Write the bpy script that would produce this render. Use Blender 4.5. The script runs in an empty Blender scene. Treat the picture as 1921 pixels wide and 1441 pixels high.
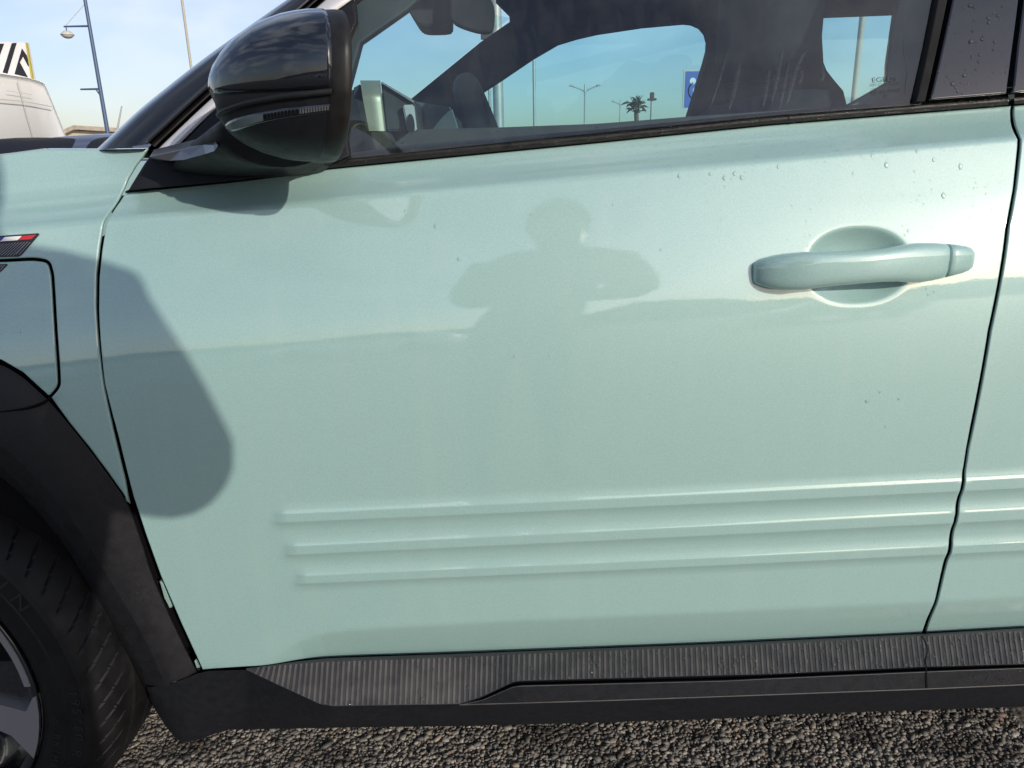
import bpy, bmesh, random
import numpy as np
from math import *
from mathutils import Vector, Matrix
from mathutils.geometry import delaunay_2d_cdt

random.seed(7); RNG = np.random.default_rng(7)
SC = bpy.context.scene
COL = SC.collection

# ------------------------------------------------------------------ camera
CAM_F, PITCH, ROLL, YAW = 1400.0, radians(17), radians(1.3), radians(0.7)
CPOS = np.array([0.0, -0.93, 1.02])
fw = np.array([sin(YAW)*cos(PITCH), cos(YAW)*cos(PITCH), -sin(PITCH)])
rt = np.array([cos(YAW), -sin(YAW), 0.0]); up = np.cross(rt, fw)
RT = rt*cos(ROLL) - up*sin(ROLL); UP = up*cos(ROLL) + rt*sin(ROLL)
cam = bpy.data.cameras.new('camera'); camo = bpy.data.objects.new('camera', cam); COL.objects.link(camo)
cam.sensor_width = 36; cam.lens = CAM_F/1921*36; cam.clip_start = 0.02; cam.clip_end = 6000
camo.matrix_world = Matrix(((RT[0], UP[0], -fw[0], CPOS[0]), (RT[1], UP[1], -fw[1], CPOS[1]),
                            (RT[2], UP[2], -fw[2], CPOS[2]), (0, 0, 0, 1)))
SC.camera = camo

# ------------------------------------------------------------------ light
SUN_EL, SUN_AZ = radians(18.0), radians(36.1)          # azimuth from -y towards +x
sdir = Vector((sin(SUN_AZ)*cos(SUN_EL), -cos(SUN_AZ)*cos(SUN_EL), sin(SUN_EL)))
sun = bpy.data.lights.new('sun', 'SUN'); suno = bpy.data.objects.new('sun', sun); COL.objects.link(suno)
sun.energy = 3.1; sun.angle = radians(0.53); sun.color = (1.0, 0.92, 0.80)
suno.rotation_euler = sdir.to_track_quat('Z', 'Y').to_euler(); suno.location = (6, -9, 6)

world = bpy.data.worlds.new('World'); SC.world = world; world.use_nodes = True
nt = world.node_tree; nt.nodes.clear()
def N(nt, t, **k):
    n = nt.nodes.new(t)
    for a, b in k.items(): setattr(n, a, b)
    return n
sky = N(nt, 'ShaderNodeTexSky', sky_type='NISHITA', sun_disc=False, sun_elevation=SUN_EL,
        sun_rotation=atan2(sdir.x, sdir.y), air_density=1.0, dust_density=1.2, ozone_density=1.0)
tc = N(nt, 'ShaderNodeTexCoord'); mp = N(nt, 'ShaderNodeMapping'); mp.inputs['Scale'].default_value = (1.5, 1.5, 3.2); mp.inputs['Location'].default_value = (2.35, .6, .3)
ns = N(nt, 'ShaderNodeTexNoise'); ns.inputs['Scale'].default_value = 2.6; ns.inputs['Detail'].default_value = 4; ns.inputs['Roughness'].default_value = .48; ns.inputs['Distortion'].default_value = .3
rp = N(nt, 'ShaderNodeValToRGB'); rp.color_ramp.elements[0].position = .44; rp.color_ramp.elements[1].position = .66
rp.color_ramp.elements[0].color = (.03, .03, .03, 1); rp.color_ramp.elements[1].color = (.56, .56, .56, 1)
mx = N(nt, 'ShaderNodeMix', data_type='RGBA'); mx.inputs[7].default_value = (6.9, 7.3, 7.9, 1)
bg = N(nt, 'ShaderNodeBackground'); bg.inputs[1].default_value = 0.13
wo = N(nt, 'ShaderNodeOutputWorld')
L = nt.links.new
L(tc.outputs['Generated'], mp.inputs[0]); L(mp.outputs[0], ns.inputs['Vector']); L(ns.outputs[0], rp.inputs[0])
L(rp.outputs[0], mx.inputs[0]); tn = N(nt, 'ShaderNodeMix', data_type='RGBA', blend_type='MULTIPLY'); tn.inputs[0].default_value = 1; tn.inputs[7].default_value = (.93, .93, 1.07, 1)
L(sky.outputs[0], tn.inputs[6]); L(tn.outputs[2], mx.inputs[6]); L(mx.outputs[2], bg.inputs[0]); L(bg.outputs[0], wo.inputs[0])

SC.view_settings.view_transform = 'Standard'; SC.view_settings.look = 'None'
SC.view_settings.exposure = 0.08; SC.view_settings.gamma = 1.0; SC.view_settings.use_curve_mapping = False
SC.render.engine = 'CYCLES'
SC.cycles.use_denoising = True; SC.cycles.max_bounces = 10; SC.cycles.transparent_max_bounces = 24
SC.cycles.sample_clamp_indirect = 8

# ------------------------------------------------------------------ measuring: a photo pixel back to a point at a known depth
def ray(px, py): return (px-960.5)/CAM_F*RT - (py-720.5)/CAM_F*UP + fw
def P(px, py, Y=0.0):
    d = ray(px, py); return CPOS + d*((Y-CPOS[1])/d[1])
def PS(px, py, surf):
    y = 0.0
    for _ in range(30):
        p = P(px, py, y); yn = float(surf(np.array([p[0]]), np.array([p[2]]))[0]); y += .7*(yn-y)
    return P(px, py, y)
def interp(pts):
    a = np.array(sorted(pts), float)
    return lambda x: np.interp(x, a[:, 0], a[:, 1])

# ------------------------------------------------------------------ materials
def mat(name, col, rough=.5, metal=0.0, coat=0.0, coat_rough=.03, spec=.5, noise=None, bump=None, **kw):
    m = bpy.data.materials.new(name); m.use_nodes = True; t = m.node_tree; b = t.nodes['Principled BSDF']
    b.inputs['Base Color'].default_value = (*col, 1); b.inputs['Roughness'].default_value = rough
    b.inputs['Metallic'].default_value = metal; b.inputs['Coat Weight'].default_value = coat
    b.inputs['Coat Roughness'].default_value = coat_rough; b.inputs['Specular IOR Level'].default_value = spec
    for k, v in kw.items(): b.inputs[k.replace('_', ' ')].default_value = v
    co = N(t, 'ShaderNodeTexCoord')
    if noise:
        sc, amt = noise
        n = N(t, 'ShaderNodeTexNoise'); n.inputs['Scale'].default_value = sc; n.inputs['Detail'].default_value = 5
        t.links.new(co.outputs['Object'], n.inputs['Vector'])
        r = N(t, 'ShaderNodeMapRange'); r.inputs[1].default_value = .3; r.inputs[2].default_value = .7
        r.inputs[3].default_value = 1-amt; r.inputs[4].default_value = 1+amt
        t.links.new(n.outputs[0], r.inputs[0])
        v = N(t, 'ShaderNodeVectorMath', operation='SCALE'); v.inputs[0].default_value = col
        t.links.new(r.outputs[0], v.inputs['Scale']); t.links.new(v.outputs[0], b.inputs['Base Color'])
        r2 = N(t, 'ShaderNodeMath', operation='MULTIPLY'); r2.inputs[1].default_value = rough
        t.links.new(r.outputs[0], r2.inputs[0]); t.links.new(r2.outputs[0], b.inputs['Roughness'])
    if bump:
        sc, st = bump
        n = N(t, 'ShaderNodeTexNoise'); n.inputs['Scale'].default_value = sc; n.inputs['Detail'].default_value = 3
        t.links.new(co.outputs['Object'], n.inputs['Vector'])
        bp = N(t, 'ShaderNodeBump'); bp.inputs['Strength'].default_value = st; bp.inputs['Distance'].default_value = .001
        t.links.new(n.outputs[0], bp.inputs['Height']); t.links.new(bp.outputs[0], b.inputs['Normal'])
    return m

def paint_mat():
    m = mat('mint_paint', (.295, .458, .438), rough=.52, metal=.09, coat=1.0, coat_rough=.035, Coat_IOR=1.92)
    t = m.node_tree; b = t.nodes['Principled BSDF']
    co = N(t, 'ShaderNodeTexCoord')
    # metal flake: tiny cells, each with its own brightness
    vo = N(t, 'ShaderNodeTexVoronoi'); vo.inputs['Scale'].default_value = 1500
    t.links.new(co.outputs['Object'], vo.inputs['Vector'])
    r = N(t, 'ShaderNodeMapRange'); r.inputs[3].default_value = .90; r.inputs[4].default_value = 1.10
    sp = N(t, 'ShaderNodeSeparateColor'); t.links.new(vo.outputs['Color'], sp.inputs[0]); t.links.new(sp.outputs[0], r.inputs[0])
    v = N(t, 'ShaderNodeVectorMath', operation='SCALE'); v.inputs[0].default_value = (.295, .458, .438)
    t.links.new(r.outputs[0], v.inputs['Scale'])
    # dried water marks and road film: long vertical streaks, a little paler
    mp = N(t, 'ShaderNodeMapping'); mp.inputs['Scale'].default_value = (26, 26, 1.3); t.links.new(co.outputs['Object'], mp.inputs[0])
    n = N(t, 'ShaderNodeTexNoise'); n.inputs['Scale'].default_value = 1; n.inputs['Detail'].default_value = 4; t.links.new(mp.outputs[0], n.inputs['Vector'])
    r3 = N(t, 'ShaderNodeMapRange'); r3.inputs[1].default_value = .52; r3.inputs[2].default_value = .75; r3.inputs[3].default_value = 0; r3.inputs[4].default_value = .10
    t.links.new(n.outputs[0], r3.inputs[0])
    mx = N(t, 'ShaderNodeMix', data_type='RGBA'); mx.inputs[7].default_value = (.47, .55, .52, 1)
    t.links.new(r3.outputs[0], mx.inputs[0]); t.links.new(v.outputs[0], mx.inputs[6]); t.links.new(mx.outputs[2], b.inputs['Base Color'])
    # faint orange peel in the lacquer
    n2 = N(t, 'ShaderNodeTexNoise'); n2.inputs['Scale'].default_value = 220; t.links.new(co.outputs['Object'], n2.inputs['Vector'])
    bp = N(t, 'ShaderNodeBump'); bp.inputs['Strength'].default_value = .025; bp.inputs['Distance'].default_value = .001
    t.links.new(n2.outputs[0], bp.inputs['Height']); t.links.new(bp.outputs[0], b.inputs['Coat Normal'])
    return m

def glass_mat(name, tint, refl=1.0, rough=0.0, ior=1.5, veil=0.0):
    m = bpy.data.materials.new(name); m.use_nodes = True; t = m.node_tree; t.nodes.clear()
    o = N(t, 'ShaderNodeOutputMaterial'); mx = N(t, 'ShaderNodeMixShader'); tr = N(t, 'ShaderNodeBsdfTransparent'); gl = N(t, 'ShaderNodeBsdfGlossy')
    fr = N(t, 'ShaderNodeFresnel'); fr.inputs[0].default_value = ior
    mu = N(t, 'ShaderNodeMath', operation='MULTIPLY'); mu.inputs[1].default_value = refl; mu.use_clamp = True
    tr.inputs[0].default_value = (*tint, 1); gl.inputs['Roughness'].default_value = rough
    t.links.new(fr.outputs[0], mu.inputs[0]); t.links.new(mu.outputs[0], mx.inputs[0])
    t.links.new(tr.outputs[0], mx.inputs[1]); t.links.new(gl.outputs[0], mx.inputs[2]); t.links.new(mx.outputs[0], o.inputs[0])
    if veil:                                                    # dried rain film on the pane
        co = N(t, 'ShaderNodeTexCoord'); mp = N(t, 'ShaderNodeMapping'); mp.inputs['Scale'].default_value = (55, 55, 9); t.links.new(co.outputs['Object'], mp.inputs[0])
        n = N(t, 'ShaderNodeTexNoise'); n.inputs['Scale'].default_value = 1; n.inputs['Detail'].default_value = 5; n.inputs['Distortion'].default_value = .6; t.links.new(mp.outputs[0], n.inputs['Vector'])
        r = N(t, 'ShaderNodeMapRange'); r.inputs[1].default_value = .42; r.inputs[2].default_value = .60; r.inputs[3].default_value = veil*.35; r.inputs[4].default_value = veil; t.links.new(n.outputs[0], r.inputs[0])
        df = N(t, 'ShaderNodeBsdfDiffuse'); df.inputs[0].default_value = (.55, .55, .53, 1); m2 = N(t, 'ShaderNodeMixShader')
        t.links.new(r.outputs[0], m2.inputs[0]); t.links.new(mx.outputs[0], m2.inputs[1]); t.links.new(df.outputs[0], m2.inputs[2]); t.links.new(m2.outputs[0], o.inputs[0])
    return m

def attr_mat(name, attr, rough=.6, spec=.4, noise=None):
    m = bpy.data.materials.new(name); m.use_nodes = True; t = m.node_tree; b = t.nodes['Principled BSDF']
    a = N(t, 'ShaderNodeAttribute', attribute_name=attr); t.links.new(a.outputs['Color'], b.inputs['Base Color'])
    b.inputs['Roughness'].default_value = rough; b.inputs['Specular IOR Level'].default_value = spec
    return m

M = dict(
    paint=paint_mat(),
    gloss=mat('gloss_black', (.006, .007, .011), rough=.25, spec=.15, coat=1.0, coat_rough=.012, Coat_IOR=1.72),
    trim=mat('trim_black', (.013, .012, .012), rough=.48, spec=.35, noise=(60, .25)),
    clad=mat('grained_plastic', (.0115, .0115, .0135), rough=.52, spec=.28, noise=(70, .14), bump=(900, .35)),
    clad2=mat('smooth_plastic', (.010, .011, .0145), rough=.5, spec=.22, noise=(90, .14), bump=(900, .3)),
    rib=mat('rib_plastic', (.075, .072, .070), rough=.5, spec=.4, noise=(40, .25)),
    ribbase=mat('rib_panel_plastic', (.028, .028, .030), rough=.5, noise=(40, .25)),
    satin=mat('pillar_black', (.007, .009, .014), rough=.32, spec=.25, coat=1.0, coat_rough=.16, Coat_IOR=1.5),
    frame=mat('frame_black', (.012, .012, .013), rough=.75, spec=.15, noise=(40, .2)),
    gap=mat('gap_rubber', (.004, .004, .005), rough=.8, spec=.1),
    rubber=mat('tyre_rubber', (.007, .007, .008), rough=.62, spec=.25, noise=(30, .3)),
    rubber2=mat('tyre_lettering', (.016, .016, .019), rough=.45, spec=.4),
    silver=mat('satin_silver', (.52, .50, .49), rough=.30, metal=.6),
    strip=mat('pillar_strip', (.62, .61, .62), rough=.28, metal=.35),  # black frame trim; the sky it mirrors is put into the pale colour
    alloy=mat('diamond_cut_alloy', (.30, .30, .32), rough=.35, metal=.5),
    alloyd=mat('alloy_black', (.010, .011, .016), rough=.22, coat=.5),
    brake=mat('brake_steel', (.10, .09, .085), rough=.45, metal=.7, noise=(30, .3)),
    blade=mat('blade_grey', (.13, .135, .15), rough=.28, metal=.5),
    glass=glass_mat('side_glass', (.76, .92, .94), 2.1, veil=.016),
    glass3=glass_mat('far_glass', (.78, .93, .95), .5),
    glass2=glass_mat('windscreen_glass', (.76, .93, .95), .12),
    lens=glass_mat('lamp_lens', (.75, .78, .78), 1.6),
    droplet=glass_mat('water', (.95, .965, .965), 1.7, 0.09, 1.33),
    inter=mat('cabin_dark', (.020, .023, .027), rough=.7, spec=.25, noise=(20, .2)),
    inter2=mat('cabin_grey', (.055, .062, .066), rough=.6, spec=.3, noise=(20, .15)),
    pale=mat('cabin_pale_trim', (.42, .43, .34), rough=.42, metal=.35),
    screen=mat('display_grey', (.09, .12, .13), rough=.25, spec=.5),
    white=mat('white_plastic', (.55, .58, .60), rough=.4),
    chrome=mat('reflector', (.85, .85, .86), rough=.12, metal=1.0),
    print=mat('glass_print', (.008, .010, .012), rough=.6),
    blue=mat('flag_blue', (.02, .05, .30), rough=.4), red=mat('flag_red', (.45, .02, .03), rough=.4),
    fwhite=mat('flag_white', (.75, .74, .74), rough=.4),
    badge=mat('badge_dark', (.012, .012, .016), rough=.4), badgel=mat('badge_line', (.33, .33, .36), rough=.35, metal=.6),
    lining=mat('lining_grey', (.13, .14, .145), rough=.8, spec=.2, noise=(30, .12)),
    headliner=mat('headliner', (.030, .034, .040), rough=.9, spec=.1, noise=(60, .2)),
    fabric=mat('seat_fabric', (.025, .028, .032), rough=.9, spec=.1, noise=(90, .3)),
)

# ------------------------------------------------------------------ object helpers
def link(name, me, m=None, parent=None, smooth=True):
    o = bpy.data.objects.new(name, me); COL.objects.link(o)
    if m is not None: me.materials.append(m)
    if smooth and len(me.polygons): me.polygons.foreach_set('use_smooth', [True]*len(me.polygons))
    if parent: o.parent = parent
    return o
def mesh(name, verts, faces, m=None, parent=None, smooth=True, normals=None):
    me = bpy.data.meshes.new(name); me.from_pydata([tuple(map(float, v)) for v in verts], [], [tuple(map(int, f)) for f in faces]); me.update()
    o = link(name, me, m, parent, smooth)
    if normals is not None: me.normals_split_custom_set_from_vertices([tuple(map(float, n)) for n in normals])
    return o
def thing(name, label, cat, loc=(0, 0, 0), group=None):
    o = bpy.data.objects.new(name, None); COL.objects.link(o); o.location = loc; tag(o, label, cat, group); o.empty_display_size = .1
    bpy.context.view_layer.update()
    return o
def tag(o, label=None, cat=None, group=None, kind=None):
    if label: o['label'] = label
    if cat: o['category'] = cat
    if group: o['group'] = group
    if kind: o['kind'] = kind
    return o
def from_bm(name, bm, m=None, parent=None, smooth=False, angle=None):
    bmesh.ops.recalc_face_normals(bm, faces=bm.faces)
    me = bpy.data.meshes.new(name); bm.to_mesh(me); bm.free()
    o = link(name, me, m, parent, smooth)
    if angle: me.set_sharp_from_angle(angle=radians(angle))
    return o
def box_bm(bm, lo, hi, bev=0.0, seg=2):
    r = bmesh.ops.create_cube(bm, size=1.0)
    vs = r['verts']
    for v in vs:
        v.co = Vector([lo[i] + (v.co[i]+.5)*(hi[i]-lo[i]) for i in range(3)])
    if bev:
        es = list({e for v in vs for e in v.link_edges})
        bmesh.ops.bevel(bm, geom=es, offset=bev, segments=seg, profile=.6, affect='EDGES')
    return vs
def loft(rows, m, name, parent=None, close_u=False, cap=False, smooth=True, flip=False, angle=None):
    """rows: list of equally long point lists"""
    n = len(rows[0]); V = [p for r in rows for p in r]; Fc = []
    for i in range(len(rows)-1):
        for j in range(n if close_u else n-1):
            a, b = i*n+j, i*n+(j+1) % n; c, d = b+n, a+n
            Fc.append((a, d, c, b) if flip else (a, b, c, d))
    if cap:
        Fc.append(tuple(range(n)) if flip else tuple(range(n))[::-1]); Fc.append(tuple(range((len(rows)-1)*n, len(rows)*n))[::-1] if flip else tuple(range((len(rows)-1)*n, len(rows)*n)))
    o = mesh(name, V, Fc, m, parent, smooth)
    if angle: o.data.set_sharp_from_angle(angle=radians(angle))
    return o
def tube_bm(bm, a, b, r0, r1=None, seg=12):
    a, b = Vector(a), Vector(b); r1 = r0 if r1 is None else r1
    q = (b-a).to_track_quat('Z', 'Y').to_matrix(); rings = []
    for p, r in ((a, r0), (b, r1)):
        rings.append([bm.verts.new(p + q @ Vector((r*cos(2*pi*k/seg), r*sin(2*pi*k/seg), 0))) for k in range(seg)])
    for k in range(seg): bm.faces.new((rings[0][k], rings[0][(k+1) % seg], rings[1][(k+1) % seg], rings[1][k]))
    bm.faces.new(rings[0][::-1]); bm.faces.new(rings[1])
def tubes(name, segs, m, parent=None, seg=12):
    bm = bmesh.new()
    for s in segs: tube_bm(bm, *s, seg=seg)
    return from_bm(name, bm, m, parent, True, 40)
def resample(pts, step, closed=True):
    p = np.array(pts, float); out = []
    n = len(p)
    for i in range(n if closed else n-1):
        a, b = p[i], p[(i+1) % n]; k = max(1, int(round(np.linalg.norm(b-a)/step)))
        for j in range(k): out.append(a+(b-a)*j/k)
    if not closed: out.append(p[-1])
    return np.array(out)
def smoothline(pts, it=2, closed=False):
    p = np.array(pts, float)
    for _ in range(it):
        q = []
        n = len(p)
        for i in range(n if closed else n-1):
            a, b = p[i], p[(i+1) % n]; q += [a*.75+b*.25, a*.25+b*.75]
        if not closed: q = [p[0]]+q+[p[-1]]
        p = np.array(q)
    return p
def inside(poly, x, z):
    r = np.zeros(len(x), bool); n = len(poly); j = n-1
    for i in range(n):
        xi, zi = poly[i]; xj, zj = poly[j]
        if zi != zj:
            c = ((zi > z) != (zj > z)) & (x < (xj-xi)*(z-zi)/(zj-zi)+xi); r ^= c
        j = i
    return r
def area2(p): return .5*np.sum(p[:, 0]*np.roll(p[:, 1], -1)-np.roll(p[:, 0], -1)*p[:, 1])

EPS = 7e-4
def snorm(surf, x, z):
    sx = (surf(x+EPS, z)-surf(x-EPS, z))/(2*EPS); sz = (surf(x, z+EPS)-surf(x, z-EPS))/(2*EPS)
    n = np.stack([sx, -np.ones_like(sx), sz], 1); return n/np.linalg.norm(n, axis=1)[:, None]
def panel(name, outline, surf, grid, m, parent=None, holes=(), r=.0018, depth=.0012, step=.006, offset=0.0):
    """a pressed panel: dense sheet on the surface y = surf(x, z), rolled edge and return flange"""
    loops = []
    for k, ol in enumerate([outline]+list(holes)):
        p = resample(ol, step)
        if area2(p) < 0: p = p[::-1]
        t = np.roll(p, -1, 0)-np.roll(p, 1, 0); t /= np.linalg.norm(t, axis=1)[:, None]+1e-12
        nout = np.stack([t[:, 1], -t[:, 0]], 1)*(1 if k == 0 else -1)
        loops.append((p-nout*r, nout))
    gx, gz = grid[:, 0], grid[:, 1]
    lo = loops[0][0]; keep = inside(lo, gx, gz)
    for h, _ in loops[1:]: keep &= ~inside(h, gx, gz)
    g = grid[keep]
    allb = np.concatenate([resample(l, step*.6) for l, _ in loops])
    if len(g):                                                  # keep grid points off the border
        from mathutils.kdtree import KDTree
        kd = KDTree(len(allb))
        for i, q in enumerate(allb): kd.insert((q[0], q[1], 0), i)
        kd.balance()
        g = np.array([q for q in g if kd.find((q[0], q[1], 0))[2] > step*.38]).reshape(-1, 2)
    vs = []; ed = []
    for l, _ in loops:
        b = len(vs); n = len(l); vs += list(l); ed += [(b+i, b+(i+1) % n) for i in range(n)]
    nb = len(vs); vs += list(g)
    cv, ce, cf, ov, oe, of = delaunay_2d_cdt([Vector((float(a), float(b))) for a, b in vs], ed, [], 0, 1e-6)
    C = np.array([tuple(v) for v in cv]); T = np.array([tuple(f) for f in cf if len(f) == 3])
    ce_ = C[T].mean(1); k = inside(lo, ce_[:, 0], ce_[:, 1])
    for h, _ in loops[1:]: k &= ~inside(h, ce_[:, 0], ce_[:, 1])
    T = T[k]
    a = C[T]; ar = (a[:, 1, 0]-a[:, 0, 0])*(a[:, 2, 1]-a[:, 0, 1])-(a[:, 2, 0]-a[:, 0, 0])*(a[:, 1, 1]-a[:, 0, 1])
    T[ar < 0] = T[ar < 0][:, ::-1]
    V = np.stack([C[:, 0], surf(C[:, 0], C[:, 1])+offset, C[:, 1]], 1); NN = snorm(surf, C[:, 0], C[:, 1])
    V = list(V); NR = list(NN); Fc = [tuple(t) for t in T]
    for l, nout in loops:                                       # rolled edge, then the flange
        s = surf(l[:, 0], l[:, 1])+offset; n0 = snorm(surf, l[:, 0], l[:, 1]); n = len(l); prev = None
        for q in (0, 25, 50, 70, 90, 'f'):
            base = len(V)
            ang = radians(90 if q == 'f' else q); o2 = l+nout*r*sin(ang)
            y = s+r*(1-cos(ang))+(depth if q == 'f' else 0)
            out3 = np.stack([nout[:, 0], np.zeros(n), nout[:, 1]], 1)
            for i in range(n): V.append(np.array([o2[i, 0], y[i], o2[i, 1]])); NR.append(n0[i]*cos(ang)+out3[i]*sin(ang))
            if prev is not None:
                outer = l is loops[0][0]
                for i in range(n):
                    j = (i+1) % n
                    f = (prev+i, base+i, base+j, prev+j) if outer else (prev+i, prev+j, base+j, base+i)
                    Fc.append(f)
            prev = base
    return mesh(name, V, Fc, m, parent, True, NR)

# ------------------------------------------------------------------ the pressed side of the car: y = S(x, z), x towards the tail, -y outwards
def sstep(a, b, x):
    t = np.clip((x-a)/(b-a), 0, 1); return t*t*(3-2*t)
ZR = np.linspace(.0, 1.6, 3201)
Y_CREASE = .048
_c0, _c1 = P(200, 415, Y_CREASE), P(1885, 262, Y_CREASE)
CR_SL = (_c1[2]-_c0[2])/(_c1[0]-_c0[0]); CR_Z = _c0[2]-CR_SL*_c0[0]          # crease height at x = 0
def zprime(x, z): return z-x*(.020+(CR_SL-.020)*sstep(.50, .92, z))
_th = np.interp(ZR, [0, .50, .62, .69, .75, .805, .86, .89, .93, CR_Z-.004, CR_Z+.004, CR_Z+.02, CR_Z+.045, CR_Z+.06, CR_Z+.12, 1.6],
                [-3.2, -3.0, -2, 0, 3, 6.6, 12, 14.5, 16.0, 17.0, 60, 52, 24, 9, 11, 14])
_y = np.concatenate([[0], np.cumsum(np.tan(np.radians((_th[1:]+_th[:-1])/2))*np.diff(ZR))]); _y -= np.interp(.69, ZR, _y)
# handle recess, three pressed ribs, tucked lower edge
HB = P(1606, 498, .02); HA, HC = .0665, .0475
RIBS = []
for (l0, l1, r0, r1, xe) in ((965, 981, 906, 925, 522), (1028, 1044, 967, 986, 541), (1086, 1101, 1031, 1046, 560)):
    a, b, c, d = P(570, l0-2), P(570, l1-2), P(1791, r0), P(1791, r1)
    RIBS.append((a[0], c[0], a[2], c[2], b[2], d[2], P(xe, (l0+l1)/2)[0]))
RIB_SL = float(np.mean([(r[3]-r[2])/(r[1]-r[0]) for r in RIBS]))
TUCK = np.array([P(x, y, .01)[[0, 2]] for x, y in ((470, 1262), (505, 1239), (560, 1206), (600, 1192), (650, 1185), (960, 1168), (1730, 1137), (1921, 1130), (2600, 1105))])
def S(x, z):
    x = np.asarray(x, float); z = np.asarray(z, float)
    y = np.interp(zprime(x, z), ZR, _y) + .010*np.clip(x, 0, 2)**2 - .022*sstep(-.48, -.72, x)
    y = y + .02*sstep(-1.15, -1.75, x)*np.abs(x+1.15)
    rho = (np.abs((x-HB[0])/HA)**2.3+np.abs((z-HB[2])/HC)**2.15)**(1/2.2)
    q = (1.0-rho)*34; y = y + .021*np.tanh(np.where(q > 30, q, np.log1p(np.exp(np.clip(q, -30, 30))))/34*2.0)
    for (xa, xb, za, zc, zb, zd, xe) in RIBS:
        t = (x-xa)/(xb-xa); zt = za+(zc-za)*t; zl = zb+(zd-zb)*t; w = .017
        up_ = np.clip((zt+w-z)/w, 0, 1); dn = np.clip((z-(zl-w))/w, 0, 1)
        h = np.where(z > zt, up_**1.9, np.where(z < zl, dn**1.9, 1.0))
        xs = xe+(zt-z)*-.35
        y = y-.0036*h*sstep(xs-.010, xs+.012, x)
    zt = np.interp(x, TUCK[:, 0], TUCK[:, 1]); u = (zt-z)/.0025
    sp = np.where(u > 25, u, np.log1p(np.exp(np.clip(u, -40, 25))))*.0025
    y = y + sp*.30*sstep(-.42, -.30, x)
    return y
def W(px, py): return PS(px, py, S)[[0, 2]]
def WL(pts): return np.array([W(*p) for p in pts])

def grid(x0, x1, z0, z1, dx=.008, dz=.004):
    out = []
    def add(a, b, c, d, ex, ez):
        X, Z = np.meshgrid(np.arange(a, b, ex), np.arange(c, d, ez)); rib = .42 <= c < .575; sl = RIB_SL if rib else .02+(CR_SL-.02)*sstep(.5, .92, Z)
        jit = 0 if rib else (np.arange(Z.shape[0]) % 2)[:, None]*ex*.5
        out.append(np.stack([(X+jit).ravel(), (Z+X*sl).ravel()], 1))
    bands = [(z0, .34, dz*.7), (.34, .385, .0018), (.385, .42, dz), (.42, .575, .0013), (.575, CR_Z-.012, dz), (CR_Z-.012, CR_Z+.012, .0016), (CR_Z+.012, z1, .003)]
    for a, b, e in bands:
        if b > a: add(x0, x1, a, b, dx, e)
    g = np.concatenate(out)
    near = (np.abs(g[:, 0]-HB[0]) < HA*1.25) & (np.abs(g[:, 1]-HB[2]) < HC*1.3)
    g = g[~near]
    if x0 < HB[0] < x1:
        X, Z = np.meshgrid(np.arange(HB[0]-HA*1.25, HB[0]+HA*1.25, .0022), np.arange(HB[2]-HC*1.3, HB[2]+HC*1.3, .002))
        g = np.concatenate([g, np.stack([X.ravel(), Z.ravel()], 1)])
    return g

# ================================================================== THE SETTING
GZ = -0.02
def asphalt():
    m = bpy.data.materials.new('asphalt'); m.use_nodes = True; t = m.node_tree; b = t.nodes['Principled BSDF']
    co = N(t, 'ShaderNodeTexCoord'); v = N(t, 'ShaderNodeTexVoronoi'); v.inputs['Scale'].default_value = 95
    n = N(t, 'ShaderNodeTexNoise'); n.inputs['Scale'].default_value = 1.3; n.inputs['Detail'].default_value = 8
    t.links.new(co.outputs['Object'], v.inputs['Vector']); t.links.new(co.outputs['Object'], n.inputs['Vector'])
    sp = N(t, 'ShaderNodeSeparateColor'); t.links.new(v.outputs['Color'], sp.inputs[0])
    r = N(t, 'ShaderNodeValToRGB'); r.color_ramp.elements[0].color = (.06, .056, .052, 1); r.color_ramp.elements[1].color = (.26, .24, .215, 1)
    t.links.new(sp.outputs[0], r.inputs[0])
    mu = N(t, 'ShaderNodeMix', data_type='RGBA', blend_type='MULTIPLY'); mu.inputs[0].default_value = .6
    t.links.new(r.outputs[0], mu.inputs[6]); t.links.new(n.outputs[0], mu.inputs[7]); t.links.new(mu.outputs[2], b.inputs['Base Color'])
    bp = N(t, 'ShaderNodeBump'); bp.inputs['Distance'].default_value = .004; bp.inputs['Strength'].default_value = .8; bp.invert = True
    t.links.new(v.outputs['Distance'], bp.inputs['Height']); t.links.new(bp.outputs[0], b.inputs['Normal'])
    b.inputs['Roughness'].default_value = .75
    return m
g = mesh('ground', [(-3000, -3000, GZ), (3000, -3000, GZ), (3000, 3000, GZ), (-3000, 3000, GZ)], [(0, 1, 2, 3)], asphalt(), None, False)
tag(g, kind='structure')

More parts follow.
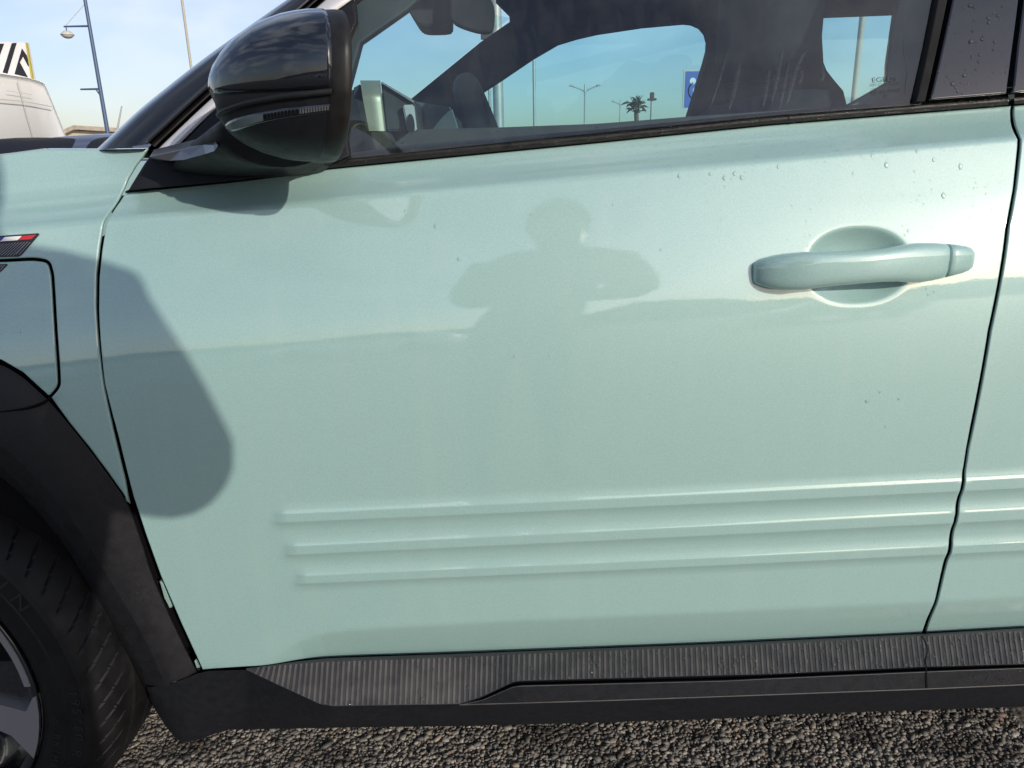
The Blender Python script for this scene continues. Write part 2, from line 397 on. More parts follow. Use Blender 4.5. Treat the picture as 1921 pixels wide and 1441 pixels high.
def icosa():
    bm = bmesh.new(); bmesh.ops.create_icosphere(bm, subdivisions=1, radius=1.0)
    v = np.array([x.co[:] for x in bm.verts]); f = np.array([[q.index for q in x.verts] for x in bm.faces]); bm.free(); return v, f
IV, IF = icosa()
def stones():
    pts = []
    x = -1.0
    s = .0061
    X, Y = np.meshgrid(np.arange(-.85, .95, s), np.arange(-.06, .46, s))
    X = X.ravel()+RNG.normal(0, s*.33, X.size); Y = Y.ravel()+RNG.normal(0, s*.33, Y.size); n = X.size
    V = np.zeros((n, len(IV), 3)); colr = np.zeros((n, 4)); colr[:, 3] = 1
    sz = np.clip(RNG.lognormal(log(.0035), .36, n), .0015, .0085)
    asp = RNG.uniform(.62, 1.35, n); rot = RNG.uniform(0, 2*pi, n)
    base = IV[None]*(1+RNG.normal(0, .13, (n, len(IV), 1)))
    bx = base[..., 0]*asp[:, None]; by = base[..., 1]/asp[:, None]; bz = np.clip(base[..., 2], -1, .62)*RNG.uniform(.45, .75, n)[:, None]
    V[..., 0] = (bx*np.cos(rot)[:, None]-by*np.sin(rot)[:, None])*sz[:, None]+X[:, None]
    V[..., 1] = (bx*np.sin(rot)[:, None]+by*np.cos(rot)[:, None])*sz[:, None]+Y[:, None]
    V[..., 2] = bz*sz[:, None]+GZ+.0012+RNG.uniform(-.001, .0022, n)[:, None]
    pal = 1.08*np.array([(.20, .185, .165), (.25, .228, .20), (.16, .15, .14), (.12, .113, .108), (.31, .285, .25), (.20, .145, .122), (.085, .082, .08), (.25, .21, .165)])
    k = RNG.choice(len(pal), n, p=[.24, .17, .2, .14, .09, .04, .08, .04]); colr[:, :3] = pal[k]*RNG.uniform(.75, 1.15, n)[:, None]
    # damp, tar-darkened patches
    for _ in range(60):
        cx, cy, rr = RNG.uniform(-.8, .9), RNG.uniform(0, .35), RNG.uniform(.015, .06)
        d = np.hypot(X-cx, (Y-cy)*1.5); colr[:, :3] *= (1-.5*np.exp(-(d/rr)**2))[:, None]
    F_ = (IF[None]+(np.arange(n)*len(IV))[:, None, None]).reshape(-1, 3)
    me = bpy.data.meshes.new('asphalt_stones'); me.vertices.add(n*len(IV)); me.vertices.foreach_set('co', V.ravel())
    me.loops.add(F_.size); me.loops.foreach_set('vertex_index', F_.ravel().astype(np.int32)); me.polygons.add(len(F_))
    me.polygons.foreach_set('loop_start', np.arange(0, F_.size, 3, dtype=np.int32)); me.update(calc_edges=True)
    ca = me.color_attributes.new('stone_colour', 'FLOAT_COLOR', 'POINT'); ca.data.foreach_set('color', np.repeat(colr, len(IV), 0).ravel())
    o = link('asphalt_stones', me, attr_mat('stone', 'stone_colour', .6, .35), None, False)
    tag(o, 'coarse brown and grey stone chips of the worn asphalt under the sill', 'gravel', kind='stuff')
stones()

def ridge(name, pts, depth, m):
    """low land far behind the photographer: crest line pts = (x, y, height)"""
    rows = []
    p = np.array(pts, float); f = resample(p, 14, closed=False); hs = f[:, 2]+RNG.normal(0, .02, len(f))*f[:, 2]+RNG.normal(0, .3, len(f))+2.0*np.sin(np.arange(len(f))*.31)*np.clip(f[:, 2]/40, 0, 1)
    dirs = f[:, :2]/np.linalg.norm(f[:, :2], axis=1)[:, None]
    for k, (o, h) in enumerate(((-depth*.5, -.06), (-depth*.3, .45), (-depth*.1, .85), (0, 1), (depth*.5, -.06))):
        rows.append([(a[0]+d[0]*o, a[1]+d[1]*o, GZ+max(h*q, -.5)) for a, d, q in zip(f, dirs, hs)])
    return loft(rows, m, name)
hm = mat('far_scrub', (.060, .075, .055), rough=.95, spec=.1, noise=(.12, .5))
o = ridge('hills', [(-900, -420, 16), (-600, -600, 26), (-250, -650, 20), (-120, -640, 26), (0, -640, 20), (50, -600, 34), (95, -570, 64), (140, -545, 58), (185, -530, 34), (260, -500, 30), (310, -480, 46), (380, -450, 38), (520, -420, 22), (800, -300, 18)], 120, hm)
tag(o, kind='structure')
o = ridge('far_land', [(-700, 520, 6), (-200, 640, 5), (300, 640, 6), (800, 500, 5)], 90, hm); tag(o, kind='structure')

# ================================================================== THE CAR
car = thing('parked_car', 'pale mint green hatchback with black mirror and black sill filling the picture', 'car')

door_L = [(236, 360), (218, 388), (200, 417), (191, 470), (186, 520), (185, 585), (188, 640), (196, 720), (222, 820), (250, 932), (274, 1005), (301, 1080), (340, 1170), (380, 1257)]
door_B = [(400, 1255), (462, 1251), (550, 1240), (612, 1234), (880, 1225), (1360, 1206), (1441, 1202), (1730, 1188)]
door_R = [(1739, 1162), (1753, 1131), (1766, 1075), (1778, 1037), (1782, 1005), (1791, 972), (1795, 940), (1804, 910), (1808, 875), (1813, 842), (1821, 800), (1854, 620), (1887, 430), (1901, 355), (1909, 280), (1910, 262), (1904, 249), (1899, 235), (1897, 220), (1897, 199)]
door_T = [(1441, 236), (1120, 269), (640, 316), (590, 321), (440, 340)]
DG = grid(-.62, .78, .26, 1.14)
door = panel('front_door', WL(door_L+door_B+door_R+door_T), S, DG, M['paint'], car)

rd_L = [(1902.5, 199), (1902.5, 222), (1905, 236), (1910, 249), (1916, 262), (1915, 282), (1906.5, 355), (1893, 430), (1860, 620), (1827, 800), (1818, 842), (1813, 875), (1810, 910), (1801, 940), (1797, 972), (1788, 1005), (1785, 1037), (1772, 1075), (1758, 1132), (1745, 1163), (1737, 1187)]
zz = lambda x: np.array(W(1902, 199)) + np.array([x-W(1902, 199)[0], (x-W(1902, 199)[0])*CR_SL])
rdl = WL(rd_L)
rear_ol = np.concatenate([rdl, np.array([[1.62, rdl[-1][1]+.018], [1.64, .60], [1.70, .9], [1.70, zz(1.7)[1]]])])
rdoor = panel('rear_door', rear_ol, S, grid(.55, 1.75, .28, 1.2, .012), M['paint'], car)

# front wing (fender) with the hole of the charging flap
arch_px = [(-260, 640), (-120, 640), (0, 680), (40, 703), (75, 735), (93, 751), (130, 795), (165, 838), (200, 885), (225, 920), (243, 946)]
fen_R = [(243, 946), (239, 932), (234, 902), (216, 827), (193, 720), (183, 635), (179, 572), (180, 515), (186, 460), (193, 420), (208, 395), (228, 362), (240, 335), (254, 312), (268, 294), (277, 279)]
top_px = [(277, 279), (200, 280.5), (104, 280), (75, 280), (0, 290), (-150, 306), (-330, 325)]
AW = WL(arch_px)
fen_out = np.concatenate([AW, WL(fen_R[1:]), WL(top_px[1:]), np.array([W(-330, 640)])])
flap_px = smoothline([(-180, 492), (-60, 489), (0, 487), (50, 484.5), (68, 484.5), (92, 489), (99, 510), (101, 530), (106, 620), (113, 716), (111, 728), (97, 745), (80, 757), (50, 767), (0, 773), (-60, 778), (-180, 780)], 2)
flapW = WL(flap_px)
FG = grid(-1.75, -.38, .5, 1.2, .009, .005)
# the flap is cut by the arch line: its painted part lies above, a cladding part below
def clip_arch(poly, above):
    ax, az = AW[:, 0], AW[:, 1]
    p = resample(poly, .004); f = np.interp(p[:, 0], ax, az); k = (p[:, 1] > f) if above else (p[:, 1] < f)
    q = p[k]
    i = np.where(~np.roll(k, 1) & k)[0]
    if len(i):
        s = np.roll(p, -i[0], 0); kk = np.roll(k, -i[0]); q = s[kk]
        a, b = q[-1][0], q[0][0]
        xs = np.linspace(a, b, 40)[1:-1]; q = np.concatenate([q, np.stack([xs, np.interp(xs, ax, az)], 1)])
    return q
cen = flapW.mean(0)
def shrink(poly, d):
    p = resample(poly, .004)
    if area2(p) < 0: p = p[::-1]
    t = np.roll(p, -1, 0)-np.roll(p, 1, 0); t /= np.linalg.norm(t, axis=1)[:, None]+1e-12
    return p-np.stack([t[:, 1], -t[:, 0]], 1)*d
hole_up = clip_arch(flapW, True)
# the wing wraps round the opening: hole and outline share the arch line, so the outline itself takes the detour
ax0, ax1 = hole_up[:, 0].min(), None
p = resample(flapW, .004); f = np.interp(p[:, 0], AW[:, 0], AW[:, 1]); k = p[:, 1] > f
i0 = np.where(~np.roll(k, 1) & k)[0][0]; path = np.roll(p, -i0, 0)[np.roll(k, -i0)]
if path[0][0] > path[-1][0]: path = path[::-1]
aL = AW[AW[:, 0] < path[0][0]-.003]; aR = AW[AW[:, 0] > path[-1][0]+.003]
fen_out = np.concatenate([aL, path, aR, WL(fen_R[1:]), WL(top_px[1:]), np.array([W(-330, 640)])])
wing = panel('front_wing', fen_out, S, FG, M['paint'], car, r=.0026)
flap = panel('charging_flap', shrink(hole_up, .0034), S, FG, M['paint'], car, r=.0015)

# bonnet: rolls off the top of the wing and runs across the car
tw = WL(top_px); tw = tw[np.argsort(tw[:, 0])]
rows = []
xs = np.linspace(tw[0, 0], tw[-1, 0]-.004, 60); zs = np.interp(xs, tw[:, 0], tw[:, 1]); y0 = S(xs, zs)
for dy, dz in ((.0032, .0002), (.012, .0012), (.03, .0010), (.10, -.004), (.3, .004), (.85, .016), (1.4, .004), (1.66, -.02)):
    rows.append([(x, y+dy, z+dz) for x, y, z in zip(xs, y0, zs)])
loft(rows, M['paint'], 'bonnet', car, flip=True)

# dark inner structure seen through the shut lines
def Sin(x, z): return S(x, z)+.026
ob = [(-.80, .78), (-.62, .35), (-.5, .32), (1.66, .34), (1.68, 1.10), (.7, 1.04), (-.43, .985), (-.52, .93), (-.8, .93)]
panel('inner_frame', ob, Sin, grid(-.9, 1.7, .3, 1.12, .03, .02), M['gap'], car, r=.002, depth=.01, step=.03)
# small green flange of the body seen in the gap at the foot of the arch
for (q, nm) in (([(299, 1090), (306, 1095), (323, 1139), (318, 1141), (308, 1122)], 'body_flange'), ([(364, 1240), (367, 1240), (376, 1257), (371, 1260)], 'body_flange')):
    panel(nm, np.array([PS(a, b, lambda x, z: S(x, z)+.010)[[0, 2]] for a, b in q]), lambda x, z: S(x, z)+.010, np.zeros((0, 2)), M['paint'], car, r=.0008, depth=.004, step=.004)

# ---- door handle
def handle_rings(sec):
    rings = []
    for (px, t, b, yo, dp) in sec:
        s = PS(px, (t+b)/2, lambda x, z: np.interp(zprime(x, z), ZR, _y)+.010*np.clip(x, 0, 2)**2)
        Y = s[1]+yo; a, c = P(px, t, Y), P(px, b, Y); cz = (a[2]+c[2])/2; hz = (a[2]-c[2])/2; x = (a[0]+c[0])/2
        ring = []
        for k in range(28):
            an = 2*pi*k/28; cs, sn = cos(an), sin(an)
            ring.append((x, Y-dp*np.sign(cs)*abs(cs)**.62, cz+hz*np.sign(sn)*abs(sn)**.62+(a[2]-c[2])*0))
        rings.append(ring)
    return rings
hs = [(1410.5, 500, 525, .002, .004), (1411.5, 496, 528.5, .001, .007), (1416, 492, 532.5, -.001, .010), (1432, 485, 537, -.006, .014), (1450, 480, 541, -.010, .0165), (1469, 476.5, 543, -.014, .017), (1506, 473, 543, -.022, .0155), (1535, 472, 538.5, -.026, .0135), (1570, 471.5, 535, -.029, .0125), (1616, 470, 531, -.030, .0125), (1650, 467, 528.5, -.029, .013), (1683, 461.5, 527.5, -.025, .0145), (1705, 457.5, 529, -.021, .016), (1725, 456, 529, -.017, .017), (1750, 456, 525, -.013, .0165), (1765, 457, 521.5, -.011, .016), (1768.5, 458.5, 520, -.010, .0145)]
grip = loft(handle_rings(hs), M['paint'], 'door_handle', door, close_u=True, cap=True)
hc = [(1771, 459, 519, -.010, .0143), (1773, 458, 519.5, -.010, .0155), (1785, 458.5, 516.5, -.009, .0155), (1802, 460.5, 512, -.007, .0145), (1813, 463.5, 508, -.005, .012), (1820, 469, 503, -.003, .009), (1822.5, 477, 496, -.001, .005)]
loft(handle_rings(hc), M['paint'], 'handle_cap', door, close_u=True, cap=True)

# ---- belt trim (rounded black strip under the windows)
def belt_strip(pts_b, pts_t, nm, par, m=M['trim']):
    xs = np.arange(pts_b[0][0], pts_b[-1][0]+.1, 12); fb, ft = interp(pts_b), interp(pts_t); rows = []
    for k, (v, off) in enumerate(((0, .012), (0.02, .002), (.10, -.0045), (.3, -.0075), (.6, -.006), (.85, .001), (.97, .010), (1.0, .016))):
        r = []
        for x in xs:
            e = PS(x, fb(x)-1, S)[1]; py = (fb(x)-1.5)+(ft(x)-fb(x)+1.5)*v; r.append(P(x, py, e+off))
        rows.append(r)
    return loft(rows, m, nm, par)
BB = [(440, 340), (590, 321), (640, 316), (1120, 269), (1441, 236), (1897, 199)]
BT = [(440, 318), (590, 296), (640, 289.5), (760, 273), (1000, 253), (1120, 243.5), (1441, 211), (1720, 187), (1897, 174)]
belt_strip([(560, 325), *BB[1:]], [(560, 303), *BT[1:]], 'belt_trim', door)
belt_strip([(1903, 198.5), (2500, 150)], [(1903, 173.5), (2500, 128)], 'belt_trim', rdoor)

_q = [(236, 361), (440, 341.5), (590, 322.5)]
loft([[PS(a, b+o_, S)+np.array([0, y_, 0]) for a, b in resample(_q, 10, False)] for o_, y_ in ((1.2, .0), (.6, -.0018), (-2, -.0018), (-5, .01))], M['gap'], 'belt_seal', car)

# ---- glazing plane of the greenhouse
def G(x, z):
    zb = CR_Z+.07+CR_SL*np.asarray(x, float); d = np.asarray(z, float)-zb
    return .083+.33*d+.22*np.clip(d, -.2, 1)**2
def Goff(o): return lambda x, z: G(x, z)+o
def GP(px, py, o=0.0): return PS(px, py, Goff(o))
def gpoly(name, px, o, m, parent, thick=.004, step=.02, r=.0008, gr=None):
    pts = np.array([GP(a, b, o)[[0, 2]] for a, b in px])
    if gr is None:
        lo, hi = pts.min(0), pts.max(0); X, Z = np.meshgrid(np.arange(lo[0], hi[0], .02), np.arange(lo[1], hi[1], .02)); gr = np.stack([X.ravel(), Z.ravel()], 1)
    return panel(name, pts, Goff(o), gr, m, parent, r=r, depth=thick, step=step)
win = gpoly('side_window', [(655, -40), (640, 60), (640, 300), (1000, 262), (1441, 218), (1728, 196), (1775, -60), (1800, -200), (720, -200), (690, -120)], .010, M['glass'], door, .0035, step=.012)

# window frame strips, B-pillar cover, next door
gpoly('window_frame', [(1718, 192), (1737, 190), (1787, -40), (1800, -200), (1782, -200), (1766, -40), (1742, 85)], .000, M['frame'], door, .012, r=.0025, step=.01)
gpoly('window_seal', [(1738.5, 190), (1744, 189), (1795, -40), (1805, -200), (1801, -200), (1789, -40)], .006, M['gap'], door, .01)
gpoly('pillar_cover', [(1745, 188), (1889, 176), (1899, 100), (1912, 0), (1935, -200), (1806, -200), (1796, -40)], .000, M['gloss'], door, .01, r=.0025, step=.01)
gpoly('window_frame', [(1900, 175), (1960, 170), (2040, -200), (1946, -200), (1921, 0), (1909, 90)], .000, M['gloss'], rdoor, .012, r=.0025, step=.01)
gpoly('side_window', [(1958, 172), (2500, 128), (2540, -200), (2038, -200)], .012, M['glass'], rdoor, .0035)
gpoly('pillar_seal', [(1885, 178), (1905, 176), (1952, -200), (1930, -200)], .016, M['gap'], car, .01)

# near A-pillar, strips beside it
apL = [(178, 283), (182, 279), (220, 244), (259, 207), (306, 169), (368, 120), (430, 75), (480, 40), (537, 0), (640, -70), (800, -170)]
apR = [(277, 271), (281, 267), (315, 236), (350, 203), (384, 172), (440, 123), (510, 64), (583, 0), (640, -50), (700, -100), (850, -190)]
def strip3(name, left, right, prof, m, parent, n=48, step=None):
    """long part between two edge lines; prof = (position across 0..1, depth offset)"""
    a = smoothline(left, 2); b = smoothline(right, 2)
    def par(p, n):
        s = np.concatenate([[0], np.cumsum(np.linalg.norm(np.diff(p, axis=0), axis=1))]); t = np.linspace(0, s[-1], n)
        return np.stack([np.interp(t, s, p[:, 0]), np.interp(t, s, p[:, 1])], 1)
    A, B = par(a, n), par(b, n); rows = []
    for v, o in prof:
        q = A+(B-A)*v; rows.append([GP(x, y, 0)+np.array([0, o, 0]) if False else GP(x, y, o) for x, y in q])
    return loft(rows, m, name, parent)
strip3('windscreen_pillar', apL, apR, ((0, .12), (0, .05), (.012, .036), (.04, .024), (.10, .013), (.2, .006), (.4, .001), (.75, -.003), (.95, -.004), (.99, -.002), (1.0, .004), (1.0, .03)), M['satin'], car)
strip3('pillar_seal', [(281, 270), (384, 175), (510, 66), (585, 0), (700, -100)], [(291, 276), (392, 180), (520, 66), (596, 0), (712, -100)], ((-.3, .02), (0.05, .012), (.4, .006), (.42, .002), (.9, .000), (1.0, .008)), M['trim'], car)
strip3('pillar_strip', [(290, 286), (301, 275), (390, 190), (500, 93), (594, 14), (631, -18), (720, -95)], [(322, 286), (341, 267), (400, 208), (520, 107), (624, 25), (662, 0), (760, -80)], ((0, .010), (.02, .003), (.06, .001), (.94, .001), (.98, .002), (1, .012)), M['strip'], car)  # pale colour imitates sky reflected in the trim
gpoly('pillar_backing', [(262, 296), (292, 262), (384, 172), (510, 64), (583, 0), (700, -100), (780, -90), (664, 4), (600, 80), (420, 240), (340, 300)], .030, M['gap'], car, .01, r=.001, step=.012)
# sail panel: flat black triangle that carries the mirror
gpoly('sail_panel', [(240, 357), (270, 308), (284, 290), (343, 268), (402, 208), (520, 109), (626, 26), (664, 0), (668, 40), (648, 90), (640, 200), (655, 292), (590, 320), (440, 339)], -.001, M['clad2'], car, .015, r=.002, step=.008)

# ---- door card behind the glass, pale corner of the dashboard, display
def ppoly(name, px, Y, m, parent, thick, tilt=0.0, bev=.002):
    bm = bmesh.new()
    vs = [bm.verts.new(P(a, b, Y)) for a, b in px]; f = bm.faces.new(vs)
    r = bmesh.ops.extrude_face_region(bm, geom=[f])
    for v in [e for e in r['geom'] if isinstance(e, bmesh.types.BMVert)]: v.co.y += thick
    bmesh.ops.recalc_face_normals(bm, faces=bm.faces)
    if bev: bmesh.ops.bevel(bm, geom=list(bm.edges), offset=bev, segments=2, affect='EDGES', clamp_overlap=True)
    return from_bm(name, bm, m, parent, True, 35)
ppoly('door_card', [(640, 330), (750, 262), (772, 243), (932, 239), (1120, 232), (1300, 218), (1480, 206), (1730, 189), (2000, 170), (2000, 420), (640, 420)], .135, M['inter2'], car, .05, bev=.006)
dash = ppoly('dashboard', [(380, 340), (560, 230), (640, 172), (655, 171), (662, 168), (676, 165), (770, 188), (840, 202), (880, 360), (880, 520), (380, 520)], .42, M['inter'], car, .95, bev=.01)
ppoly('corner_panel', [(640, 190), (668, 184), (690, 300), (640, 310)], .20, M['inter'], car, .18)
ppoly('corner_panel', [(692, 247), (725, 247), (752, 300), (708, 300)], .150, M['rib'], car, .05)
def curved_plate(name, quad, Ys, m, parent, n=14, bend=.03):
    (a, b, c, d) = quad; rows = []       # a top-left, b top-right, c bottom-right, d bottom-left; rolls over backwards at the top
    for k in range(n+1):
        v = k/n; l = np.array(a)*(1-v)+np.array(d)*v; r = np.array(b)*(1-v)+np.array(c)*v; y = Ys+bend*(1-min(1, v*3))**2*1.5
        rows.append([P(*l, y), P(*(l*.6+r*.4), y), P(*(l*.1+r*.9), y), P(*r, y+.003), P(*r, y+.02)])
    return loft(rows, m, name, parent)
curved_plate('display_end', ((675.5, 151), (713, 151), (724, 246), (690, 246)), .26, M['pale'], dash)
ppoly('display_back', [(661, 166), (676, 157), (690, 246), (668, 246)], .29, M['inter2'], dash, .14)
ppoly('instrument_display', [(714, 152), (774, 187), (778, 192), (790, 246), (724, 246)], .285, M['inter2'], dash, .25, bev=.004)
ppoly('display_edge', [(714, 155), (716, 154), (777, 189), (776, 193)], .276, M['silver'], dash, .008, bev=0)
ppoly('centre_display', [(777, 190), (846, 201), (860, 246), (784, 246)], .40, M['screen'], dash, .03, bev=.003)
ppoly('vent_surround', [(755, 197), (776, 196), (782, 246), (764, 246)], .268, M['white'], dash, .012, bev=.002)
bm = bmesh.new(); c = P(770.5, 234, .264)
for k in range(20): bm.verts.new((c[0]+.0058*cos(k*pi/10), c[1], c[2]+.0155*sin(k*pi/10)))
f = bm.faces.new(bm.verts); r_ = bmesh.ops.extrude_face_region(bm, geom=[f])
for v in [e for e in r_['geom'] if isinstance(e, bmesh.types.BMVert)]: v.co.y += .003
from_bm('vent', bm, M['inter'], dash)

# steering wheel: seen almost edge-on
def torus(R, r, nu=56, nv=14, oval=1.0):
    V, Fc = [], []
    for i in range(nu):
        a = 2*pi*i/nu
        for j in range(nv):
            b = 2*pi*j/nv; V.append(((R+r*cos(b))*cos(a), (R+r*cos(b))*sin(a)*oval, r*1.1*sin(b)))
    for i in range(nu):
        for j in range(nv): Fc.append((i*nv+j, ((i+1) % nu)*nv+j, ((i+1) % nu)*nv+(j+1) % nv, i*nv+(j+1) % nv))
    return V, Fc
V, Fc = torus(.168, .0175, oval=.96)
topc = P(872, 150, .36)
ax = Vector((.94, -.055, .33)).normalized(); up0 = Vector((-.36, .0, .93)); xax = up0.cross(ax).normalized(); yax = ax.cross(xax)
Rm = Matrix((xax, yax, ax)).transposed()
cwh = Vector(topc)-yax*.168
sw = mesh('steering_wheel', [cwh+Rm @ Vector(v) for v in V], Fc, M['inter'], car)
bm = bmesh.new()
for an in (0, pi, -pi/2): tube_bm(bm, cwh+Rm @ Vector((.03*cos(an), .03*sin(an), -.01)), cwh+Rm @ Vector((.165*cos(an), .16*sin(an), 0)), .016, .011)
tube_bm(bm, cwh-ax*.03, cwh+ax*.014, .085, .07, 24); tube_bm(bm, cwh-ax*.3, cwh-ax*.03, .035, .04, 16)
from_bm('wheel_hub', bm, M['inter'], sw, True, 40)
# far, nearer rim half reads as a broad dark column in front of the far pillar
# rear-view mirror and sensor box behind the windscreen
rv = ppoly('rear_view_mirror', smoothline([(845, -30), (845, 29), (847, 38), (856, 46), (880, 55), (902, 60.5), (921, 60), (927, 50), (929, 12), (915, -8), (900, -30)], 1, True), .74, M['inter'], car, .035, bev=.004)
ppoly('sensor_box', smoothline([(752, -40), (760, 8), (766, 20), (776, 38), (785, 46), (800, 48), (842, 46.5), (844, 36), (844, -40)], 1, True), .80, M['inter'], car, .14, bev=.006)

# ---- far side of the cabin, roof lining, windscreen, seats
far_top = -260
fwin = [(905, 246), (900, 176), (940, 150), (1002, 108), (1050, 80), (1086, 69), (1125, 60), (1212, 47), (1290, 40), (1305, 41.5), (1320, 48), (1330, 60), (1334, 75), (1333, 92), (1325, 121), (1295, 218), (1288, 246)]
rwin = [(1541, 28), (1693, 22), (1679, 115), (1677, 160), (1676, 200), (1592, 206), (1583, 170), (1565, 149), (1552, 132), (1546, 117)]
gapw = [(1441, 205), (1452, 163), (1457, 180), (1467, 203)]
YF = 1.58
def far_panel():
    ol = np.array([P(x, y, YF)[[0, 2]] for x, y in ((690, 246), (771, 185), (902, 78), (957, 40), (956, 24), (930, -2), (930, -120), (1000, far_top), (2500, far_top), (2500, 420), (690, 420))])
    holes = [np.array([P(x, y, YF)[[0, 2]] for x, y in h]) for h in (fwin, rwin, gapw)]
    X, Z = np.meshgrid(np.arange(-.6, 2.8, .06), np.arange(.7, 1.9, .06))
    return panel('far_side', ol, lambda x, z: YF+0*x, np.stack([X.ravel(), Z.ravel()], 1), M['headliner'], car, holes=holes, r=.006, depth=.06, step=.012)
far_panel()
for nm, h in (('far_window', fwin), ('far_window', rwin)):
    q = np.array([P(x, y, YF+.03) for x, y in h]); c = q.mean(0); q = c+(q-c)*1.03
    bm = bmesh.new(); f = bm.faces.new([bm.verts.new(v) for v in q]); r_ = bmesh.ops.extrude_face_region(bm, geom=[f])
    for v in [e for e in r_['geom'] if isinstance(e, bmesh.types.BMVert)]: v.co.y += .003
    from_bm(nm, bm, M['glass3'], car)
# lower far flank, tail, floor, roof
def slab(name, lo, hi, m, bev=.01): 
    bm = bmesh.new(); box_bm(bm, lo, hi, bev); return from_bm(name, bm, m, car, True, 35)
slab('far_flank', (-1.72, 1.655, .20), (2.3, 1.72, 1.03), M['paint'])
slab('underbody', (-.52, .06, .235), (2.2, 1.65, .30), M['gap'])
slab('tail', (2.28, .06, .3), (2.36, 1.7, 1.5), M['paint'])
slab('roof', (.05, .32, 1.555), (2.32, 1.48, 1.60), M['gloss'], .02)
slab('roof_lining', (.06, .30, 1.515), (2.3, 1.55, 1.545), M['headliner'])
slab('bulkhead', (-.52, .1, .25), (-.47, 1.64, .98), M['gap'])
slab('front_end', (-1.80, .02, .22), (-1.74, 1.7, .92), M['clad'], .02)
# near roof rail
rr = [GP(x, -235, .0) for x in (800, 1300, 1800, 2400)]
tubes('roof_rail', [(GP(760, -175, .02), GP(1100, -238, .01), .03), (GP(1100, -238, .01), (1.0, .30, 1.55), .03), ((1.0, .30, 1.55), (2.3, .33, 1.55), .03)], M['gloss'], car)
# inner lining of the near pillar
gpoly('pillar_lining', [(646, 190), (652, 172), (676, 80), (764, 18), (830, -40), (800, -110), (668, 5), (648, 60), (642, 120)], .06, M['inter2'], car, .02, r=.004)
gpoly('pillar_lining', [(1592, 200), (1680, 150), (1690, 60), (1700, 15), (1712, -60), (1790, -60), (1735, 195)], .075, M['lining'], car, .02, r=.004)  # grey B-pillar lining; its low corner stands in for a reflected car roof
# windscreen between both pillars
wl = [GP(x, y, .05) for x, y in ((281, 285), (384, 190), (510, 80), (583, 12), (700, -85))]; wr = [P(x, y, YF) for x, y in ((600, 318), (690, 248), (771, 185), (864, 108), (957, 34))]
loft([[a*(1-t)+b*t+np.array([-.06*sin(pi*t), 0, 0]) for a, b in zip(wl, wr)] for t in np.linspace(0, 1, 9)], M['glass2'], 'windscreen', car)
# seats
def seat(px, Y, nm='front_seat'):
    c = P(px, 190, Y)
    bm = bmesh.new(); box_bm(bm, (-.02, -.24, -.62), (.11, .24, .02), .05, 3)
    for v in bm.verts: v.co.x += .33*(v.co.z+.6)+0; v.co.y *= 1-.25*max(0, v.co.z+.15)
    s = from_bm(nm, bm, M['fabric'], car, True, 50); s.location = c+np.array([-.02, 0, -.02])
    bm = bmesh.new(); box_bm(bm, (.19, -.125, .05), (.30, .125, .23), .04, 3)
    h = from_bm('headrest', bm, M['fabric'], s, True, 50)
    bm = bmesh.new(); box_bm(bm, (-.5, -.24, -.72), (.02, .24, -.55), .05, 3); from_bm('seat_cushion', bm, M['fabric'], s, True, 50)
seat(1180, .42); seat(1245, 1.14)

# ---- markings printed on the glass
def text_mesh(s, size, ext=0.0, sx=1.0, font=None):
    cu = bpy.data.curves.new('t', 'FONT'); cu.body = s; cu.size = size; cu.extrude = ext; cu.align_x = 'CENTER'; cu.align_y = 'CENTER'; cu.resolution_u = 3
    o = bpy.data.objects.new('t', cu); COL.objects.link(o)
    dg = bpy.context.evaluated_depsgraph_get(); me = bpy.data.meshes.new_from_object(o.evaluated_get(dg))
    bpy.data.objects.remove(o); return me
def frame_at(px, py, surf, off, roll=0.0):
    p = PS(px, py, surf); n = Vector(snorm(surf, np.array([p[0]]), np.array([p[2]]))[0])
    xd = Vector((1, 0, CR_SL+roll)); xd = (xd-n*xd.dot(n)).normalized(); yd = n.cross(xd)
    m_ = Matrix((xd, yd, n)).transposed().to_4x4(); m_.translation = Vector(p)+n*off; return m_
def put_text(s, px, py, w_px, h, name, surf=Goff(.010), off=.0009, m=None, parent=None, roll=-.02):
    me = text_mesh(s, 1.0, 0); xs_ = [v.co.x for v in me.vertices]; ys_ = [v.co.y for v in me.vertices]
    w = max(xs_)-min(xs_); hh = max(ys_)-min(ys_); sc = w_px*.00070/w
    cx_, cy_ = (max(xs_)+min(xs_))/2, (max(ys_)+min(ys_))/2
    for v in me.vertices: v.co.x = (v.co.x-cx_)*sc; v.co.y = (v.co.y-cy_)*h/hh
    o = link(name, me, m or M['print'], parent, False); o.matrix_parent_inverse = parent.matrix_world.inverted() if parent else Matrix(); o.matrix_world = frame_at(px, py, surf, off, roll); return o
put_text('EGEUS', 1658, 149.5, 45, .0062, 'window_marking', parent=door)
put_text('SAINT-GOBAIN SEKURIT', 1658, 158.5, 54, .0034, 'window_marking', parent=door)
put_text('43R-009607', 1668, 171, 39, .0044, 'window_marking', parent=door)
put_text('E2', 1638.5, 172.5, 7.5, .0040, 'window_marking', parent=door)
put_text('25', 1660, 180, 7, .0028, 'window_marking', parent=door)
put_text('. .', 1660, 185, 7, .0008, 'window_marking', parent=door)
bm = bmesh.new(); c = 28
for k in range(c):
    a = 2*pi*k/c
    bm.verts.new((.0046*cos(a), .0046*sin(a), 0)); bm.verts.new((.0042*cos(a), .0042*sin(a), 0))
bm.verts.ensure_lookup_table()
for k in range(c): j = (k+1) % c; bm.faces.new((bm.verts[2*k], bm.verts[2*j], bm.verts[2*j+1], bm.verts[2*k+1]))
o = from_bm('window_marking', bm, M['print'], door); o.matrix_world = frame_at(1638.5, 172.5, Goff(.010), .0009)

